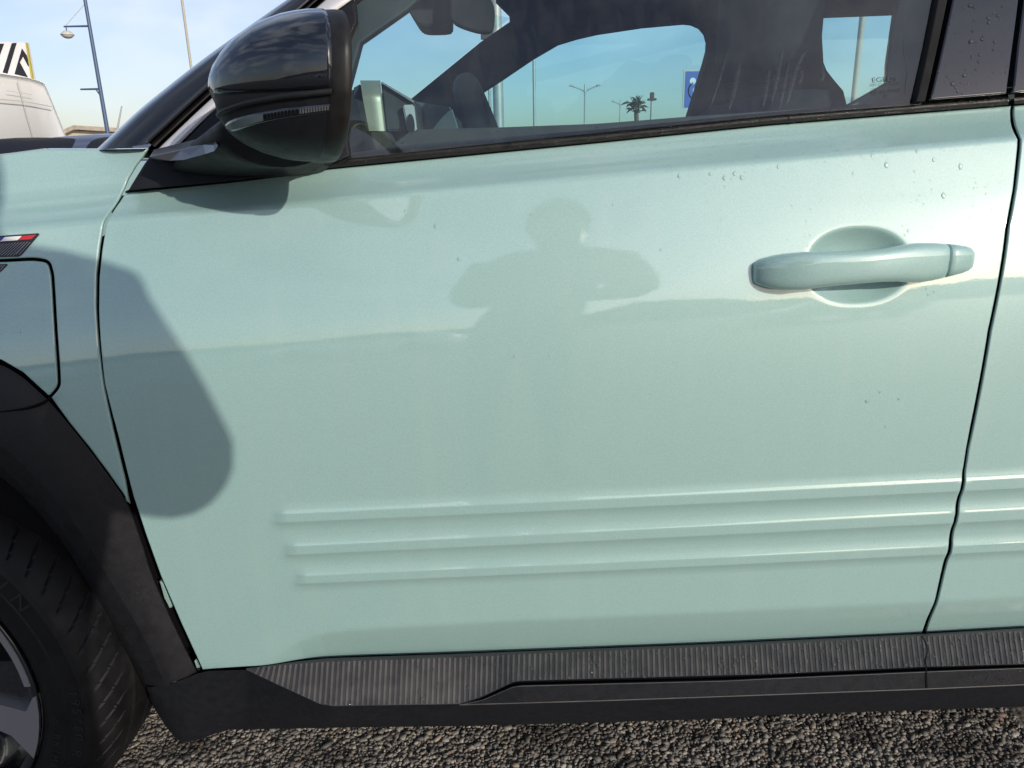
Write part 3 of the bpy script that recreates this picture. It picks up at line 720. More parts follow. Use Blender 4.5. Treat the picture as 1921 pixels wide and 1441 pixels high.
# ---- badge with the tricolour on the wing, and the one on the flap
def spoly(name, px, off, m, parent, thick=.0012, holes=()):
    return panel(name, WL(px), S, np.zeros((0, 2)), m, parent, r=.0003, depth=thick, step=.006, offset=-off)
bd = spoly('badge', [(-90, 452), (0, 442.5), (72, 437.5), (74.5, 440), (40, 479), (34, 481.5), (-20, 483), (-90, 486)], .0012, M['badge'], wing)
for (q, c) in (([(-60, 449), (-40, 446.8), (-47, 455), (-60, 456)], 'fwhite'), ([(-40, 446.8), (10.5, 444.5), (1, 453), (-47, 455)], 'blue'), ([(10.5, 444.5), (42, 442.5), (34, 450.5), (1, 453)], 'fwhite'), ([(42, 442.5), (69, 440), (60, 448.5), (34, 450.5)], 'red')):
    spoly('flag_stripe', q, .0016, M[c], wing, .0004)
for k in range(26):
    x0 = 66-k*5.6; spoly('badge_line', [(x0-2.6, 453+.06*(66-x0)), (x0-1.0, 453+.06*(66-x0)), (x0-28.0, 479), (x0-29.6, 479)] if x0 < 58 else [(x0-9, 454), (x0-7.6, 454), (x0-28.0, 477), (x0-29.4, 477)], .0016, M['badgel'], wing, .0004)
spoly('badge', [(-90, 500), (0, 495.5), (13, 495), (15, 497), (0, 511), (-60, 560), (-90, 560)], .0012, M['badge'], flap)
for k in range(8):
    x0 = 12-k*5.6; spoly('badge_line', [(x0-1.6, 497), (x0, 497), (x0-22, 517), (x0-23.6, 517)] if k else [(9, 497), (10.6, 497), (2, 507), (.4, 507)], .0016, M['badgel'], flap, .0004)
spoly('flap_mark', [(27.5, 614), (38.5, 614), (38.5, 625), (27.5, 625)], .0007, M['paint'], flap, .001)

# ---- wheel-arch cladding
def multi(rows_px, m, name, parent, n=60, angle=None):
    R_ = []
    for px, yf in rows_px:
        p = np.array(px, float); s = np.concatenate([[0], np.cumsum(np.linalg.norm(np.diff(p, axis=0), axis=1))]); t = np.linspace(0, s[-1], n)
        q = np.stack([np.interp(t, s, p[:, 0]), np.interp(t, s, p[:, 1])], 1)
        R_.append([(PS(a, b, lambda x, z: S(x, z)+yf[1]) if isinstance(yf, tuple) else P(a, b, yf)) for a, b in q])
    o = loft(R_, m, name, parent)
    if angle: o.data.set_sharp_from_angle(angle=radians(angle))
    return o
outer = smoothline([(-300, 690), (-200, 662), (-100, 655), (0, 682), (40, 705), (75, 737), (93, 753), (130, 797), (165, 840), (200, 887), (225, 922), (243, 949), (250, 970), (265, 1012), (285, 1080), (330, 1180), (371, 1262)], 1)
bevel = smoothline([(-300, 850), (-200, 810), (-100, 800), (0, 838), (17, 850), (75, 905), (125, 962), (175, 1040), (200, 1081), (250, 1161), (287, 1231), (305, 1275), (309, 1286)], 1)
inner = smoothline([(-300, 920), (-200, 880), (-100, 865), (0, 893), (32, 920), (75, 965), (125, 1027), (155, 1080), (200, 1148), (225, 1201), (252, 1251), (268, 1282), (271, 1290)], 1)
def eqn(p, n=120):
    s = np.concatenate([[0], np.cumsum(np.linalg.norm(np.diff(p, axis=0), axis=1))]); t = np.linspace(0, s[-1], n)
    return np.stack([np.interp(t, s, p[:, 0]), np.interp(t, s, p[:, 1])], 1)
outer, bevel, inner = eqn(outer), eqn(bevel), eqn(inner)
clad_rows = [(outer, ('s', .010)), (outer, ('s', -.003)), (outer*.97+bevel*.03, ('s', -.0055)), (outer*.6+bevel*.4, ('s', -.012)), (outer*.03+bevel*.97, ('s', -.020)), (bevel, ('s', -.019)), (bevel*.4+inner*.6, ('s', -.010)), (inner, ('s', .004)), (inner, ('s', .10)), (inner, ('s', .2))]
arch = multi(clad_rows, M['clad'], 'arch_cladding', car, 90, 50)
# the flap's lower part lies in the cladding: a thin seam groove follows it
seam = [PS(a, b, lambda x, z: S(x, z)-.010) for a, b in smoothline([(97, 746), (80, 757), (50, 767), (0, 773), (-60, 778), (-180, 780)], 2)]
sm_rows = []
for o_, yy in ((-3.2, -.0045), (0, -.0125), (3.2, -.0055)):
    sm_rows.append([PS(a, b+o_, lambda x, z: S(x, z)+yy-.0045) for a, b in smoothline([(96, 746), (80, 757), (50, 767), (0, 773), (-60, 778), (-180, 780)], 2)])
loft(sm_rows, M['gap'], 'flap_seam', arch)

# ---- sill: rib panel, step, blade face, under face
r0 = interp([(275, 1290), (315, 1285), (372, 1263), (392, 1259), (462, 1254), (550, 1243.5), (612, 1237.5), (880, 1228.5), (1360, 1209.5), (1441, 1205.5), (1730, 1191.5), (1921, 1180.5), (2700, 1138)])
r1 = interp([(275, 1290), (315, 1285), (372, 1263), (392, 1259), (462, 1256.5), (520, 1284), (600, 1321), (625, 1325), (862, 1321), (905, 1307), (965, 1279), (980, 1277.5), (1360, 1267), (1441, 1265), (1736, 1251), (1921, 1246), (2700, 1216)])
r2 = interp([(275, 1290.3), (315, 1285.3), (372, 1263.3), (392, 1259.3), (462, 1257), (520, 1284.5), (600, 1321.5), (625, 1325.5), (862, 1322), (905, 1313), (960, 1289), (975, 1286.5), (1360, 1277), (1441, 1273), (1736, 1260), (1921, 1253), (2700, 1222)])
r3 = interp([(275, 1290.6), (315, 1285.6), (372, 1263.6), (392, 1259.6), (462, 1257.5), (520, 1285), (600, 1322), (625, 1326), (862, 1322.7), (1130, 1315), (1360, 1307), (1441, 1304), (1738, 1293), (1921, 1285), (2700, 1252)])
r4 = interp([(275, 1293), (285, 1322), (310, 1362), (330, 1386), (345, 1394), (375, 1387), (400, 1377.5), (430, 1369), (650, 1365), (880, 1362), (1155, 1355), (1360, 1348), (1441, 1342), (1921, 1326), (2700, 1300)])
ramp = lambda x: np.interp(x, [275, 470, 640, 900, 1000], [0, 0, 1, 1, 1])
Y0 = lambda x: np.interp(x, [275, 380, 470, 700, 2700], [.0, .004, .012, .012, .03])
Y1 = lambda x: Y0(x)-.042*np.interp(x, [275, 460, 620, 2700], [0, .02, 1, 1])
Y2 = lambda x: Y1(x)-.006*np.interp(x, [860, 980], [0, 1])
Y3 = lambda x: Y2(x)-.004*np.interp(x, [860, 980], [0, 1])
xs = np.concatenate([np.arange(275, 480, 4), np.arange(480, 1930, 7), np.arange(1930, 2700, 30)])
groove = lambda x: .010*np.interp(x, [870, 980], [0, 1])
sill_rows = [[P(x, r1(x), Y1(x)+.006) for x in xs], [P(x, r1(x)+.3, Y1(x)+.0005) for x in xs], [P(x, r1(x)+.4+(r2(x)-r1(x))*.45, Y1(x)+groove(x)) for x in xs],
             [P(x, r2(x)-.8*groove(x)*100, Y2(x)+.001) for x in xs], [P(x, r2(x), Y2(x)) for x in xs], [P(x, r3(x)*.97+r2(x)*.03, Y3(x)) for x in xs], [P(x, r3(x), Y3(x)+.0006) for x in xs],
             [P(x, r3(x)*.96+r4(x)*.04, Y3(x)+.002) for x in xs], [P(x, r3(x)*.5+r4(x)*.5, Y3(x)+.012) for x in xs], [P(x, r3(x)*.03+r4(x)*.97, Y3(x)+.028) for x in xs], [P(x, r4(x), Y3(x)+.033) for x in xs], [P(x, r4(x)-4, Y3(x)+.12) for x in xs]]
sill = loft(sill_rows, M['clad2'], 'sill_cladding', car); sill.data.set_sharp_from_angle(angle=radians(24))
xs2 = np.concatenate([np.arange(462, 1930, 6), np.arange(1930, 2700, 30)])
loft([[P(x, r0(x)-3, Y0(x)+.02) for x in xs2], [P(x, r0(x), Y0(x)+.0012) for x in xs2], [P(x, r0(x)*.97+r1(x)*.03, Y0(x)*.97+Y1(x)*.03) for x in xs2], [P(x, r0(x)*.5+r1(x)*.5, (Y0(x)+Y1(x))/2) for x in xs2], [P(x, r1(x), Y1(x)) for x in xs2]], M['ribbase'], 'rib_panel', sill)
xs3 = np.arange(862, 2690, 9)
loft([[P(x, r2(x)-.9, Y2(x)+.0030) for x in xs3], [P(x, r2(x)+.7, Y2(x)-.0012) for x in xs3], [P(x, r2(x)+1.5, Y2(x)-.0010) for x in xs3]], M['rib'], 'sill_edge_highlight', sill)  # paler plastic: light caught on the worn blade edge is put into the colour
loft([[P(x, r3(x)-1.6, Y3(x)-.0004) for x in xs3], [P(x, r3(x)-.6, Y3(x)-.0016) for x in xs3], [P(x, r3(x)+.7, Y3(x)-.0010) for x in xs3], [P(x, r3(x)+1.0, Y3(x)+.003) for x in xs3]], M['rib'], 'sill_edge_highlight', sill)  # lower blade edge, its highlight likewise painted in by paler plastic
# every rib is a bar of its own
def make_rib(x):
    lean = (x-1100)*.012; w = 2.45; V = []; Fc = []
    ta, tb = .05, .985
    for v in (ta, .5, tb):
        for dx_, o_ in ((-w, .0004), (-w+.7, -.0011), (w-.7, -.0011), (w, .0004)):
            xx = x+dx_+lean*v; py = r0(xx)*(1-v)+r1(xx)*v; Y = Y0(xx)*(1-v)+Y1(xx)*v
            p = P(xx, py, Y); V.append(p+np.array([0, o_*.75, -o_*.6]))
    for i in range(2):
        for j in range(3): a = i*4+j; Fc.append((a, a+4, a+5, a+1))
    Fc += [(0, 1, 2, 3), (11, 10, 9, 8)]
    mesh('rib', V, Fc, M['rib'], sill, False)
x = 486.0
while x < 1925:
    make_rib(x); x += 9.95 if x < 1000 else 10.1

# seam between the two sill mouldings
p_ = [(1730, 1193), (1737, 1206), (1740, 1222), (1736, 1238), (1738, 1250), (1738, 1260), (1739, 1292)]
def sillY(x, y):
    if y <= r1(x): v = (y-r0(x))/(r1(x)-r0(x)); return Y0(x)*(1-v)+Y1(x)*v
    v = np.clip((y-r2(x))/(r3(x)-r2(x)), 0, 1); return Y2(x)*(1-v)+Y3(x)*v
q = smoothline(p_, 1)
loft([[P(a-1.1, b, sillY(a, b)-.0014) for a, b in q], [P(a+1.1, b, sillY(a, b)-.0014) for a, b in q]], M['gap'], 'sill_seam', sill)

# ---- door mirror
def mirror():
    YM = -.075
    top = interp([(386, 176), (388, 160), (395, 140), (405, 119), (420, 98), (450, 71), (490, 50), (530, 37), (570, 30), (600, 29), (618, 31)])
    bot = interp([(386, 178), (390, 190), (398, 204), (406, 217), (412, 240), (425, 256), (450, 272), (490, 288), (530, 298), (570, 303), (600, 303), (618, 301)])
    xs = [386.5, 388, 391, 395, 400, 406, 413, 421, 430, 442, 456, 472, 490, 510, 532, 556, 580, 600, 614]
    def section(px, sh=1.0, n=64, yo=0.0):
        a, b = P(px, top(px), YM), P(px, bot(px), YM); t = (px-386)/228
        hy = (.018+.088*sqrt(min(1, max(0, t)*1.25)))*sh; cz = (a[2]+b[2])/2; cw = b[2]+.60*(a[2]-b[2]); x = a[0]*.5+b[0]*.5
        ring = []
        for k in range(n):
            an = 2*pi*k/n; c, s = cos(an), sin(an)
            dy_ = -hy*np.sign(c)*abs(c)**.86
            ring.append(np.array([x+.013*(1-max(0, t))+(a[0]-b[0])*.5*s-.40*dy_*max(0, t)**1.5-.009*max(0, t)**1.5, YM+yo-hy*np.sign(c)*abs(c)**.86, cw+((a[2]-cw) if s > 0 else (cw-b[2]))*np.sign(s)*abs(s)**.84*sh]))
        return ring
    n = 64
    secs = [section(x) for x in xs]
    root = mesh('wing_mirror', [p for r in secs for p in r],
                [(i*n+j, i*n+(j+1) % n, (i+1)*n+(j+1) % n, (i+1)*n+j) for i in range(len(xs)-1) for j in range(n) if 23 <= j or j >= 40] , M['clad2'], car)
    # lower shell: everything below the band; upper cap: glossy; the band between them is grained
    me = root.data; me.materials.append(M['clad'])
    # cap sits 2.5 mm proud of the shell
    capj = [j % n for j in range(-2, 35)]
    def off(r, d): 
        c = np.mean(r, 0); return [p+(p-c)/np.linalg.norm((p-c)*np.array([0, 1, 1])+1e-9)*d for p in r]
    V, Fc = [], []
    cs = [off(section(x), .0026) for x in [385.8]+xs[1:-1]+[607]]
    lim = lambda i: 0
    w = len(capj)
    for i, r in enumerate(cs):
        for j in capj: V.append(r[j])
    for i in range(len(cs)-1):
        for j in range(w-1): Fc.append((i*w+j, i*w+j+1, (i+1)*w+j+1, (i+1)*w+j))
    # lips
    b = len(V)
    for i, r in enumerate(cs): V.append(r[capj[0]]*.0+section(([385.8]+xs[1:-1]+[607])[i], .985)[capj[0]])
    for i in range(len(cs)-1): Fc.append((b+i, i*w, (i+1)*w, b+i+1))
    e = len(V); last = (len(cs)-1)*w
    sl = section(607, .985)
    for j in capj: V.append(sl[j])
    for j in range(w-1): Fc.append((last+j, last+j+1, e+j+1, e+j))
    bmx = bpy.data.meshes.new('tmp'); bpy.data.meshes.remove(bmx)
    mesh('mirror_cap', V, Fc, M['gloss'], root)
    # rear bezel frame round the glass, and the glass looking back
    def ringx(px, sh, dx):
        return [p+np.array([dx, 0, 0]) for p in section(px, sh)]
    loft([ringx(606, 1.002, -.002), ringx(606, 1.022, .000), ringx(606, 1.026, .012), ringx(606, 1.012, .0185), ringx(606, .98, .020), ringx(606, .93, .018), ringx(606, .92, .004)], M['trim'], 'mirror_bezel', root, close_u=True, flip=False)
    g_ = ringx(606, .925, .008); c = np.mean(g_, 0)
    mesh('mirror_glass', [c]+g_, [(0, 1+j, 1+(j+1) % n) for j in range(n)], M['chrome'], root, False)
    # indicator: lens band set in the shell, with clear reflector cells at its tail
    def on(px, v, d):   # point on the outer face; v = pixel height
        a, b2 = top(px), bot(px); r = off(section(px), d); best = None
        for k in range(-16, 15):
            pt = r[k % n]; vv = pt-CPOS; z = vv @ fw; sy = 720.5-CAM_F*(vv @ UP)/z
            if best is None or abs(sy-v) < best[0]: best = (abs(sy-v), k, sy)
        k = best[1]; k2 = k+1 if best[2] > v else k-1
        p0, p1 = r[k % n], r[k2 % n]
        def syf(pt): vv = pt-CPOS; return 720.5-CAM_F*(vv @ UP)/(vv @ fw)
        s0, s1 = syf(p0), syf(p1); t = 0 if abs(s1-s0) < 1e-6 else np.clip((v-s0)/(s1-s0), -.2, 1.2)
        return p0+(p1-p0)*t
    lo = interp([(428, 240), (440, 246.5), (460, 243), (500, 231), (540, 221), (580, 213), (606, 209)]); hi = interp([(428, 236), (440, 229), (460, 222), (500, 212), (540, 204), (580, 198), (606, 195)])
    px_ = np.linspace(429, 606, 44)
    loft([[on(x, hi(x)-1.5, -.001) for x in px_], [on(x, hi(x), .0012) for x in px_], [on(x, lo(x), .0012) for x in px_], [on(x, lo(x)+1.5, -.001) for x in px_]], M['gloss'], 'indicator', root)
    lo2 = lambda x: lo(x)-1.8; hi2 = lambda x: hi(x)+2.6
    px3 = np.linspace(433, 510, 20)
    loft([[on(x, hi2(x)+1.5, .0022) for x in px3], [on(x, lo2(x), .0022) for x in px3]], M['screen'], 'indicator_lens', root)
    for k in range(11):
        x = 564+k*3.7
        loft([[on(x, hi2(x)+1, .0014), on(x+1.2, hi2(x)+1, .0030), on(x+2.7, hi2(x)+1, .0016)], [on(x, lo2(x)-1, .0014), on(x+1.2, lo2(x)-1, .0030), on(x+2.7, lo2(x)-1, .0016)]], M['chrome'], 'indicator_cell', root)
    for k in range(10):
        x = 512+k*5.2
        loft([[on(x, hi2(x)+1, .0014), on(x+1.6, hi2(x)+1, .0022)], [on(x, lo2(x)-1, .0014), on(x+1.6, lo2(x)-1, .0022)]], M['clad2'], 'indicator_cell', root)
    # ledge band between cap and shell
    b_lo = interp([(410, 222), (430, 213), (480, 198), (540, 186), (606, 176)]); b_hi = interp([(410, 215), (430, 206), (480, 190), (540, 176), (606, 166)])
    px4 = np.linspace(411, 606, 40)
    loft([[on(x, b_hi(x)-2, -.003) for x in px4], [on(x, b_hi(x), .0042) for x in px4], [on(x, b_lo(x), .0052) for x in px4], [on(x, b_lo(x)+2.5, -.002) for x in px4]], M['clad'], 'mirror_band', root)
    # arm: swells from the sail panel up into the shell
    arm = []
    for t in np.linspace(0, 1, 10):
        px = 470-40*t+90*t*t; y = 322-62*t; Yc = .085*(1-t)+(-.06)*t
        rx, rz = .075-.015*t, .022+.012*t; c = P(px, y-6, Yc)
        arm.append([(c[0]+rx*cos(a)*(1.35-.35*t), c[1]-.016*t*sin(a), c[2]+rz*sin(a)*(.55+.45*t)) for a in np.linspace(0, 2*pi, 29)[:-1]])
    loft(arm, M['clad'], 'mirror_arm', root, close_u=True, cap=True)
    return root
mir = mirror()
# sculpted foot between sail panel and mirror, and its grey blade
def foot():
    top = interp([(300, 300), (333, 297), (360, 285), (390, 262), (410, 244), (425, 240), (450, 250), (520, 285), (590, 300)])
    bot = interp([(300, 302), (333, 306), (380, 316), (440, 326), (520, 325), (590, 317)])
    out = interp([(300, .0), (333, .012), (380, .045), (420, .075), (460, .085), (520, .06), (590, .01)])
    rows = []
    for v, f in ((0, .0), (.05, .55), (.2, .95), (.45, 1.0), (.75, .6), (1, .05)):
        rows.append([GP(x, top(x)*(1-v)+bot(x)*v, -.002-out(x)*f) for x in np.linspace(300, 590, 50)])
    return loft(rows, M['clad'], 'mirror_foot', mir)
foot()
rows = []
for pts, Y in (([(289, 280.6), (340, 268.5), (382, 258), (399, 257), (405.5, 264)], .03), ([(281, 293.5), (340, 280.5), (382, 270.7), (400, 271.5), (408.5, 273)], -.012), ([(281, 294.5), (340, 281.7), (382, 271.9), (400, 272.5), (408.5, 274)], -.014), ([(281, 298), (318, 301.5), (345, 300), (385, 289), (402, 283.5)], -.002), ([(284, 298), (318, 300), (345, 298), (380, 288), (398, 282)], .05)):
    rows.append([P(a, b, Y+.035-.10*k/4) for k, (a, b) in enumerate(pts)])
o = loft(rows, M['blade'], 'mirror_blade', mir, smooth=False)

# ---- front wheel
def wheel():
    root = bpy.data.objects.new('front_wheel', None); COL.objects.link(root); root.parent = car; root.location = (-.90, -.02, .31); root.rotation_euler = (0, 0, radians(-5))
    n = 1240
    prof = [(.232, .006), (.240, .000), (.243, .000), (.250, -.006), (.262, -.009), (.279, -.0098), (.281, -.0085), (.303, -.0075), (.305, -.0095), (.311, -.0065), *[(.3125+.0165*(1-(1-u)**2.2), -.003+.060*u) for u in np.linspace(0, 1, 22)], (.330, .064), (.324, .066), (.324, .072), (.330, .074), (.331, .105), (.3305, .112), (.324, .114), (.324, .120), (.330, .122), (.328, .155), (.322, .178), (.310, .19), (.26, .195), (.23, .185)]
    V = []; m_ = len(prof)
    A = np.arange(n)*2*pi/n
    for k, (r, y) in enumerate(prof):
        rr = np.full(n, r)
        if 11 <= k <= 30:
            u = (k-11)/19; ph = (A*62/(2*pi)-u*1.5+.5*u*u) % 1.0
            rr = rr-.0032*(ph < .10)*min(1, u*6, (1-u)*6)
        for a, q in zip(A, rr): V.append((q*cos(a), y, q*sin(a)))
    Fc = [(k*n+i, k*n+(i+1) % n, (k+1)*n+(i+1) % n, (k+1)*n+i) for k in range(m_-1) for i in range(n)]
    t = mesh('tyre', V, Fc, M['rubber'], root); t.data.set_sharp_from_angle(angle=radians(28))
    # rim: lip, barrel
    nb = 96
    pr = [(.232, .006), (.236, -.002), (.233, -.0035), (.222, -.002), (.220, .004), (.216, .018), (.205, .07), (.20, .16), (.232, .19)]
    V = [(r*cos(2*pi*i/nb), y, r*sin(2*pi*i/nb)) for r, y in pr for i in range(nb)]
    Fc = [(k*nb+i, k*nb+(i+1) % nb, (k+1)*nb+(i+1) % nb, (k+1)*nb+i) for k in range(len(pr)-1) for i in range(nb)]
    mesh('rim', V, Fc, M['alloyd'], root)
    def prism(name, poly, y0, y1, m, ang, bev=.002):
        bm = bmesh.new(); c, s = cos(ang), sin(ang)
        f = bm.faces.new([bm.verts.new((a*c-b*s, y0(hypot(a, b)), a*s+b*c)) for a, b in poly]); r_ = bmesh.ops.extrude_face_region(bm, geom=[f])
        for v in [e for e in r_['geom'] if isinstance(e, bmesh.types.BMVert)]: v.co.y += y1
        bmesh.ops.recalc_face_normals(bm, faces=bm.faces)
        return from_bm(name, bm, m, root, False)
    dish = lambda r: .012-.014*(r/.22)**2
    for k in range(5):
        a = radians(-14+72*k)
        prism('spoke', [(.045, -.030), (.12, -.022), (.19, -.030), (.2275, -.056), (.2325, -.025), (.2335, .0), (.2325, .025), (.2275, .056), (.2225, .052), (.212, .022), (.19, .020), (.12, .016), (.045, .030)], dish, .03, M['alloy'], a)
        prism('spoke_insert', [(.07, .034), (.13, .03), (.20, .036), (.2215, .058), (.2150, .10), (.19, .098), (.12, .07)], lambda r: dish(r)+.008, .03, M['alloyd'], a)
        prism('rim_segment', [(.231*cos(q), .231*sin(q)) for q in np.radians(np.linspace(18, 50, 10))]+[(.2215*cos(q), .2215*sin(q)) for q in np.radians(np.linspace(50, 18, 10))], lambda r: -.0045, .01, M['alloy'], a)
    bm = bmesh.new(); tube_bm(bm, (0, .003, 0), (0, .05, 0), .05, .06, 32); from_bm('hub', bm, M['alloyd'], root, True, 40)
    bm = bmesh.new(); tube_bm(bm, (0, .09, 0), (0, .11, 0), .15, .15, 48); from_bm('brake_disc', bm, M['brake'], root, True, 40)
    # raised lettering on the sidewall, one mesh per word
    def arc_text(s, r, a0, size, step_, y=-.0082):
        verts, faces = [], []
        for i, ch in enumerate(s):
            if ch == ' ': continue
            me = text_mesh(ch, size, .0006); a = a0-i*step_
            tx = Vector((sin(a), 0, -cos(a))); ty = Vector((cos(a), 0, sin(a))); b = len(verts)
            for v in me.vertices: verts.append(Vector((r*cos(a), y, r*sin(a)))+tx*v.co.x*1.15+ty*v.co.y+Vector((0, -v.co.z, 0)))
            faces += [tuple(b+q for q in f.vertices) for f in me.polygons]; bpy.data.meshes.remove(me)
        mesh('tyre_lettering', verts, faces, M['rubber2'], root, False)
    arc_text('MICHELIN', .292, radians(75), .030, radians(6.2)); arc_text('195/60 R 18', .294, radians(2), .019, radians(2.9)); arc_text('e.PRIMACY', .265, radians(-8), .015, radians(2.9), -.0096)
    return root
wheel()
# far/rear wheel arch darkness and liner
bm = bmesh.new()
pr = [(-.90+.40*cos(a), .31+.40*sin(a)) for a in np.linspace(-.15, pi+.15, 40)]
rowsl = [[(x, y, z) for x, z in pr] for y in (.02, .30, .6)]
loft(rowsl, M['gap'], 'wheel_liner', car)
bm = bmesh.new(); tube_bm(bm, (1.72, .03, .31), (1.72, .22, .31), .33, .33, 48); from_bm('rear_wheel', bm, M['rubber'], car, True, 40)
bm = bmesh.new(); tube_bm(bm, (-.90, 1.5, .31), (-.90, 1.69, .31), .33, .33, 48); from_bm('far_wheel', bm, M['rubber'], car, True, 40)

# ---- water on the car
def drops():
    V, Fc = [], []
    def add(p, n, r, h, elong=1.0, updir=Vector((0, 0, 1))):
        n = Vector(n).normalized(); u = (updir-n*updir.dot(n)).normalized(); s = u.cross(n); b = len(V); K = 10
        wob = RNG.uniform(.86, 1.14, K)
        for q, (rr, hh) in enumerate(((1, 0.0), (.93, .42), (.66, .82))):
            for k in range(K):
                a = 2*pi*k/K; uu = sin(a)*elong*(.72 if sin(a) > 0 and elong > 1.2 else 1); w = (.6 if elong > 1.2 and sin(a) > .5 else 1)
                V.append(Vector(p)+s*(cos(a)*r*rr*w*wob[k])+u*(uu*r*rr*wob[k])+n*(h*hh))
        V.append(Vector(p)+n*h); t = len(V)-1
        for q in range(2):
            for k in range(K): a = b+q*K+k; c = b+q*K+(k+1) % K; Fc.append((a, c, c+K, a+K))
        for k in range(K): Fc.append((b+2*K+k, b+2*K+(k+1) % K, t))
    def on_S(px, py, r, h=None, el=1.0):
        p = PS(px, py, S); n = snorm(S, np.array([p[0]]), np.array([p[2]]))[0]; add(p, n, r, h or r*.36, el)
    def on_G(px, py, r, o=0.0, el=1.0):
        p = GP(px, py, o); n = snorm(Goff(o), np.array([p[0]]), np.array([p[2]]))[0]; add(p, n, r, r*.7, el)
    # single drops one can point to in the photograph
    for (x, y, r) in ((1274, 329, 3.6), (1332, 326, 3.4), (1359, 333, 4), (1378, 325, 4), (1391, 332, 4), (1636, 291, 3.2), (1663, 308, 4.6), (1720, 283, 3.2), (1752, 299, 4), (1802, 311, 5), (1601, 325, 3), (1716, 321, 2.6), (1770, 366, 5), (1698, 440, 2.6), (1704, 432, 3), (1460, 312, 3), (1240, 468, 2.4), (1150, 384, 2.2), (816, 424, 2.8), (860, 485, 2.8), (996, 402, 1.8), (1626, 752, 3.6), (1686, 748, 2.8), (1650, 735, 2.4), (1661, 800, 2.6), (1738, 540, 2.6), (1741, 552, 2.4), (1752, 547, 2.2), (964, 668, 2), (1030, 666, 2), (760, 395, 2.2), (1190, 740, 2), (1220, 738, 2)):
        on_S(x, y, r*.00062, None, RNG.uniform(1.3, 1.8))
    for _ in range(110): on_S(1560+RNG.uniform(-260, 330), 330+abs(RNG.normal(0, 60)), RNG.uniform(.0004, .0013), None, RNG.uniform(1, 1.6))
    for _ in range(420):
        x = 1890-850*RNG.beta(1, 1.4); y = np.interp(x, [1040, 1890], [280, 205])+RNG.uniform(4, 75); on_S(x, y, RNG.uniform(.0004, .0010))
    for cx, cy, k, sx, sy in ((1870, 430, 90, 14, 60), (1600, 900, 40, 30, 8), (1650, 905, 40, 22, 8), (1760, 898, 30, 30, 8), (1735, 1027, 24, 12, 4), (1860, 1018, 50, 40, 5), (1730, 1145, 24, 5, 14), (1690, 1150, 16, 20, 8), (1570, 1150, 10, 30, 8), (764, 947, 10, 8, 5), (840, 945, 6, 10, 4)):
        for _ in range(k): on_S(min(cx+RNG.normal(0, sx), 1880 if cy < 800 else 1915), cy+RNG.normal(0, sy), RNG.uniform(.0003, .0009))
    for _ in range(60): on_S(RNG.uniform(560, 1700), RNG.uniform(380, 1180), RNG.uniform(.0003, .0008))
    for _ in range(36): on_S(RNG.uniform(880, 1720), RNG.uniform(1150, 1178), RNG.uniform(.0004, .0009), None, 1.4)
    # belt trim: a dense mist with larger beads along its foot
    fb, ft = interp(BB), interp(BT)
    for i in range(950):
        x = RNG.uniform(640, 1893); v = RNG.beta(2.2, 1.6); e = PS(x, fb(x)-1, S)[1]; p = P(x, fb(x)-1.5+(ft(x)-fb(x)+1.5)*(.12+.84*v), e-.007+.012*max(0, v-.55))
        add(p, (0, -.9, .45), RNG.uniform(.0006, .0012) if i < 720 else RNG.uniform(.0013, .0022), .0013)
    for x, y, r in ((1487, 228, 4), (1510, 226, 2.5), (1588, 211, 4), (1768, 205, 3.5), (1780, 206, 3), (1860, 197, 4), (1874, 196, 4.4), (1893, 188, 3), (1797, 192, 4), (1826, 194, 3), (930, 265, 2.5), (1005, 256, 3), (1105, 262, 3), (765, 291, 2), (820, 276, 2.5)):
        e = PS(x, fb(x)-1, S)[1]; add(P(x, y, e-.006), (0, -.95, .3), r*.00062, r*.0005, 1.1)
    for x, y, w_ in ((1546, 223, 12), (1612, 219, 14), (1680, 211, 20), (1733, 207, 16), (1055, 270, 10), (1070, 268, 6), (1255, 251, 14)):
        e = PS(x, fb(x)-1, S)[1]
        for k in range(int(w_/3)): add(P(x-w_+k*6, fb(x-w_+k*6)-6, e-.0055), (0, -.95, .3), .0028, .0012, .6)
    # glossy pillar cover
    for x, y, r in ((1820, 10, 4.5), (1828, 13, 3.5), (1854, 33, 4), (1855, 42, 4), (1872, 29, 3.5), (1821, 77, 5), (1842, 73, 4), (1866, 78, 3.6), (1864, 93, 3), (1824, 58, 3), (1838, 102, 3.6), (1836, 115, 3.4), (1831, 130, 3.2), (1809, 141, 4.2), (1787, 157, 4.8), (1760, 133, 4), (1777, 143, 2.6), (1793, 164, 3), (1796, 171, 3.2), (1806, 175, 2.6), (1823, 105, 2.6), (1881, 12, 3), (1886, 136, 2.4), (1828, 39, 2.6), (1864, 24, 2.2)):
        on_G(x, y, r*.00058, 0.0, 1.25)
    for _ in range(90): on_G(RNG.uniform(1772, 1890), RNG.uniform(-20, 174), RNG.uniform(.0005, .0012))
    # mirror bezel and sail panel
    for _ in range(40): on_G(RNG.uniform(280, 420), RNG.uniform(318, 336), RNG.uniform(.0003, .0008), -.001)
    # edge of the windscreen-side glass
    for _ in range(90):
        t = RNG.uniform(0, 1); on_G(648+18*t+RNG.uniform(-3, 6), 95-95*t, RNG.uniform(.0004, .0009), -.001)
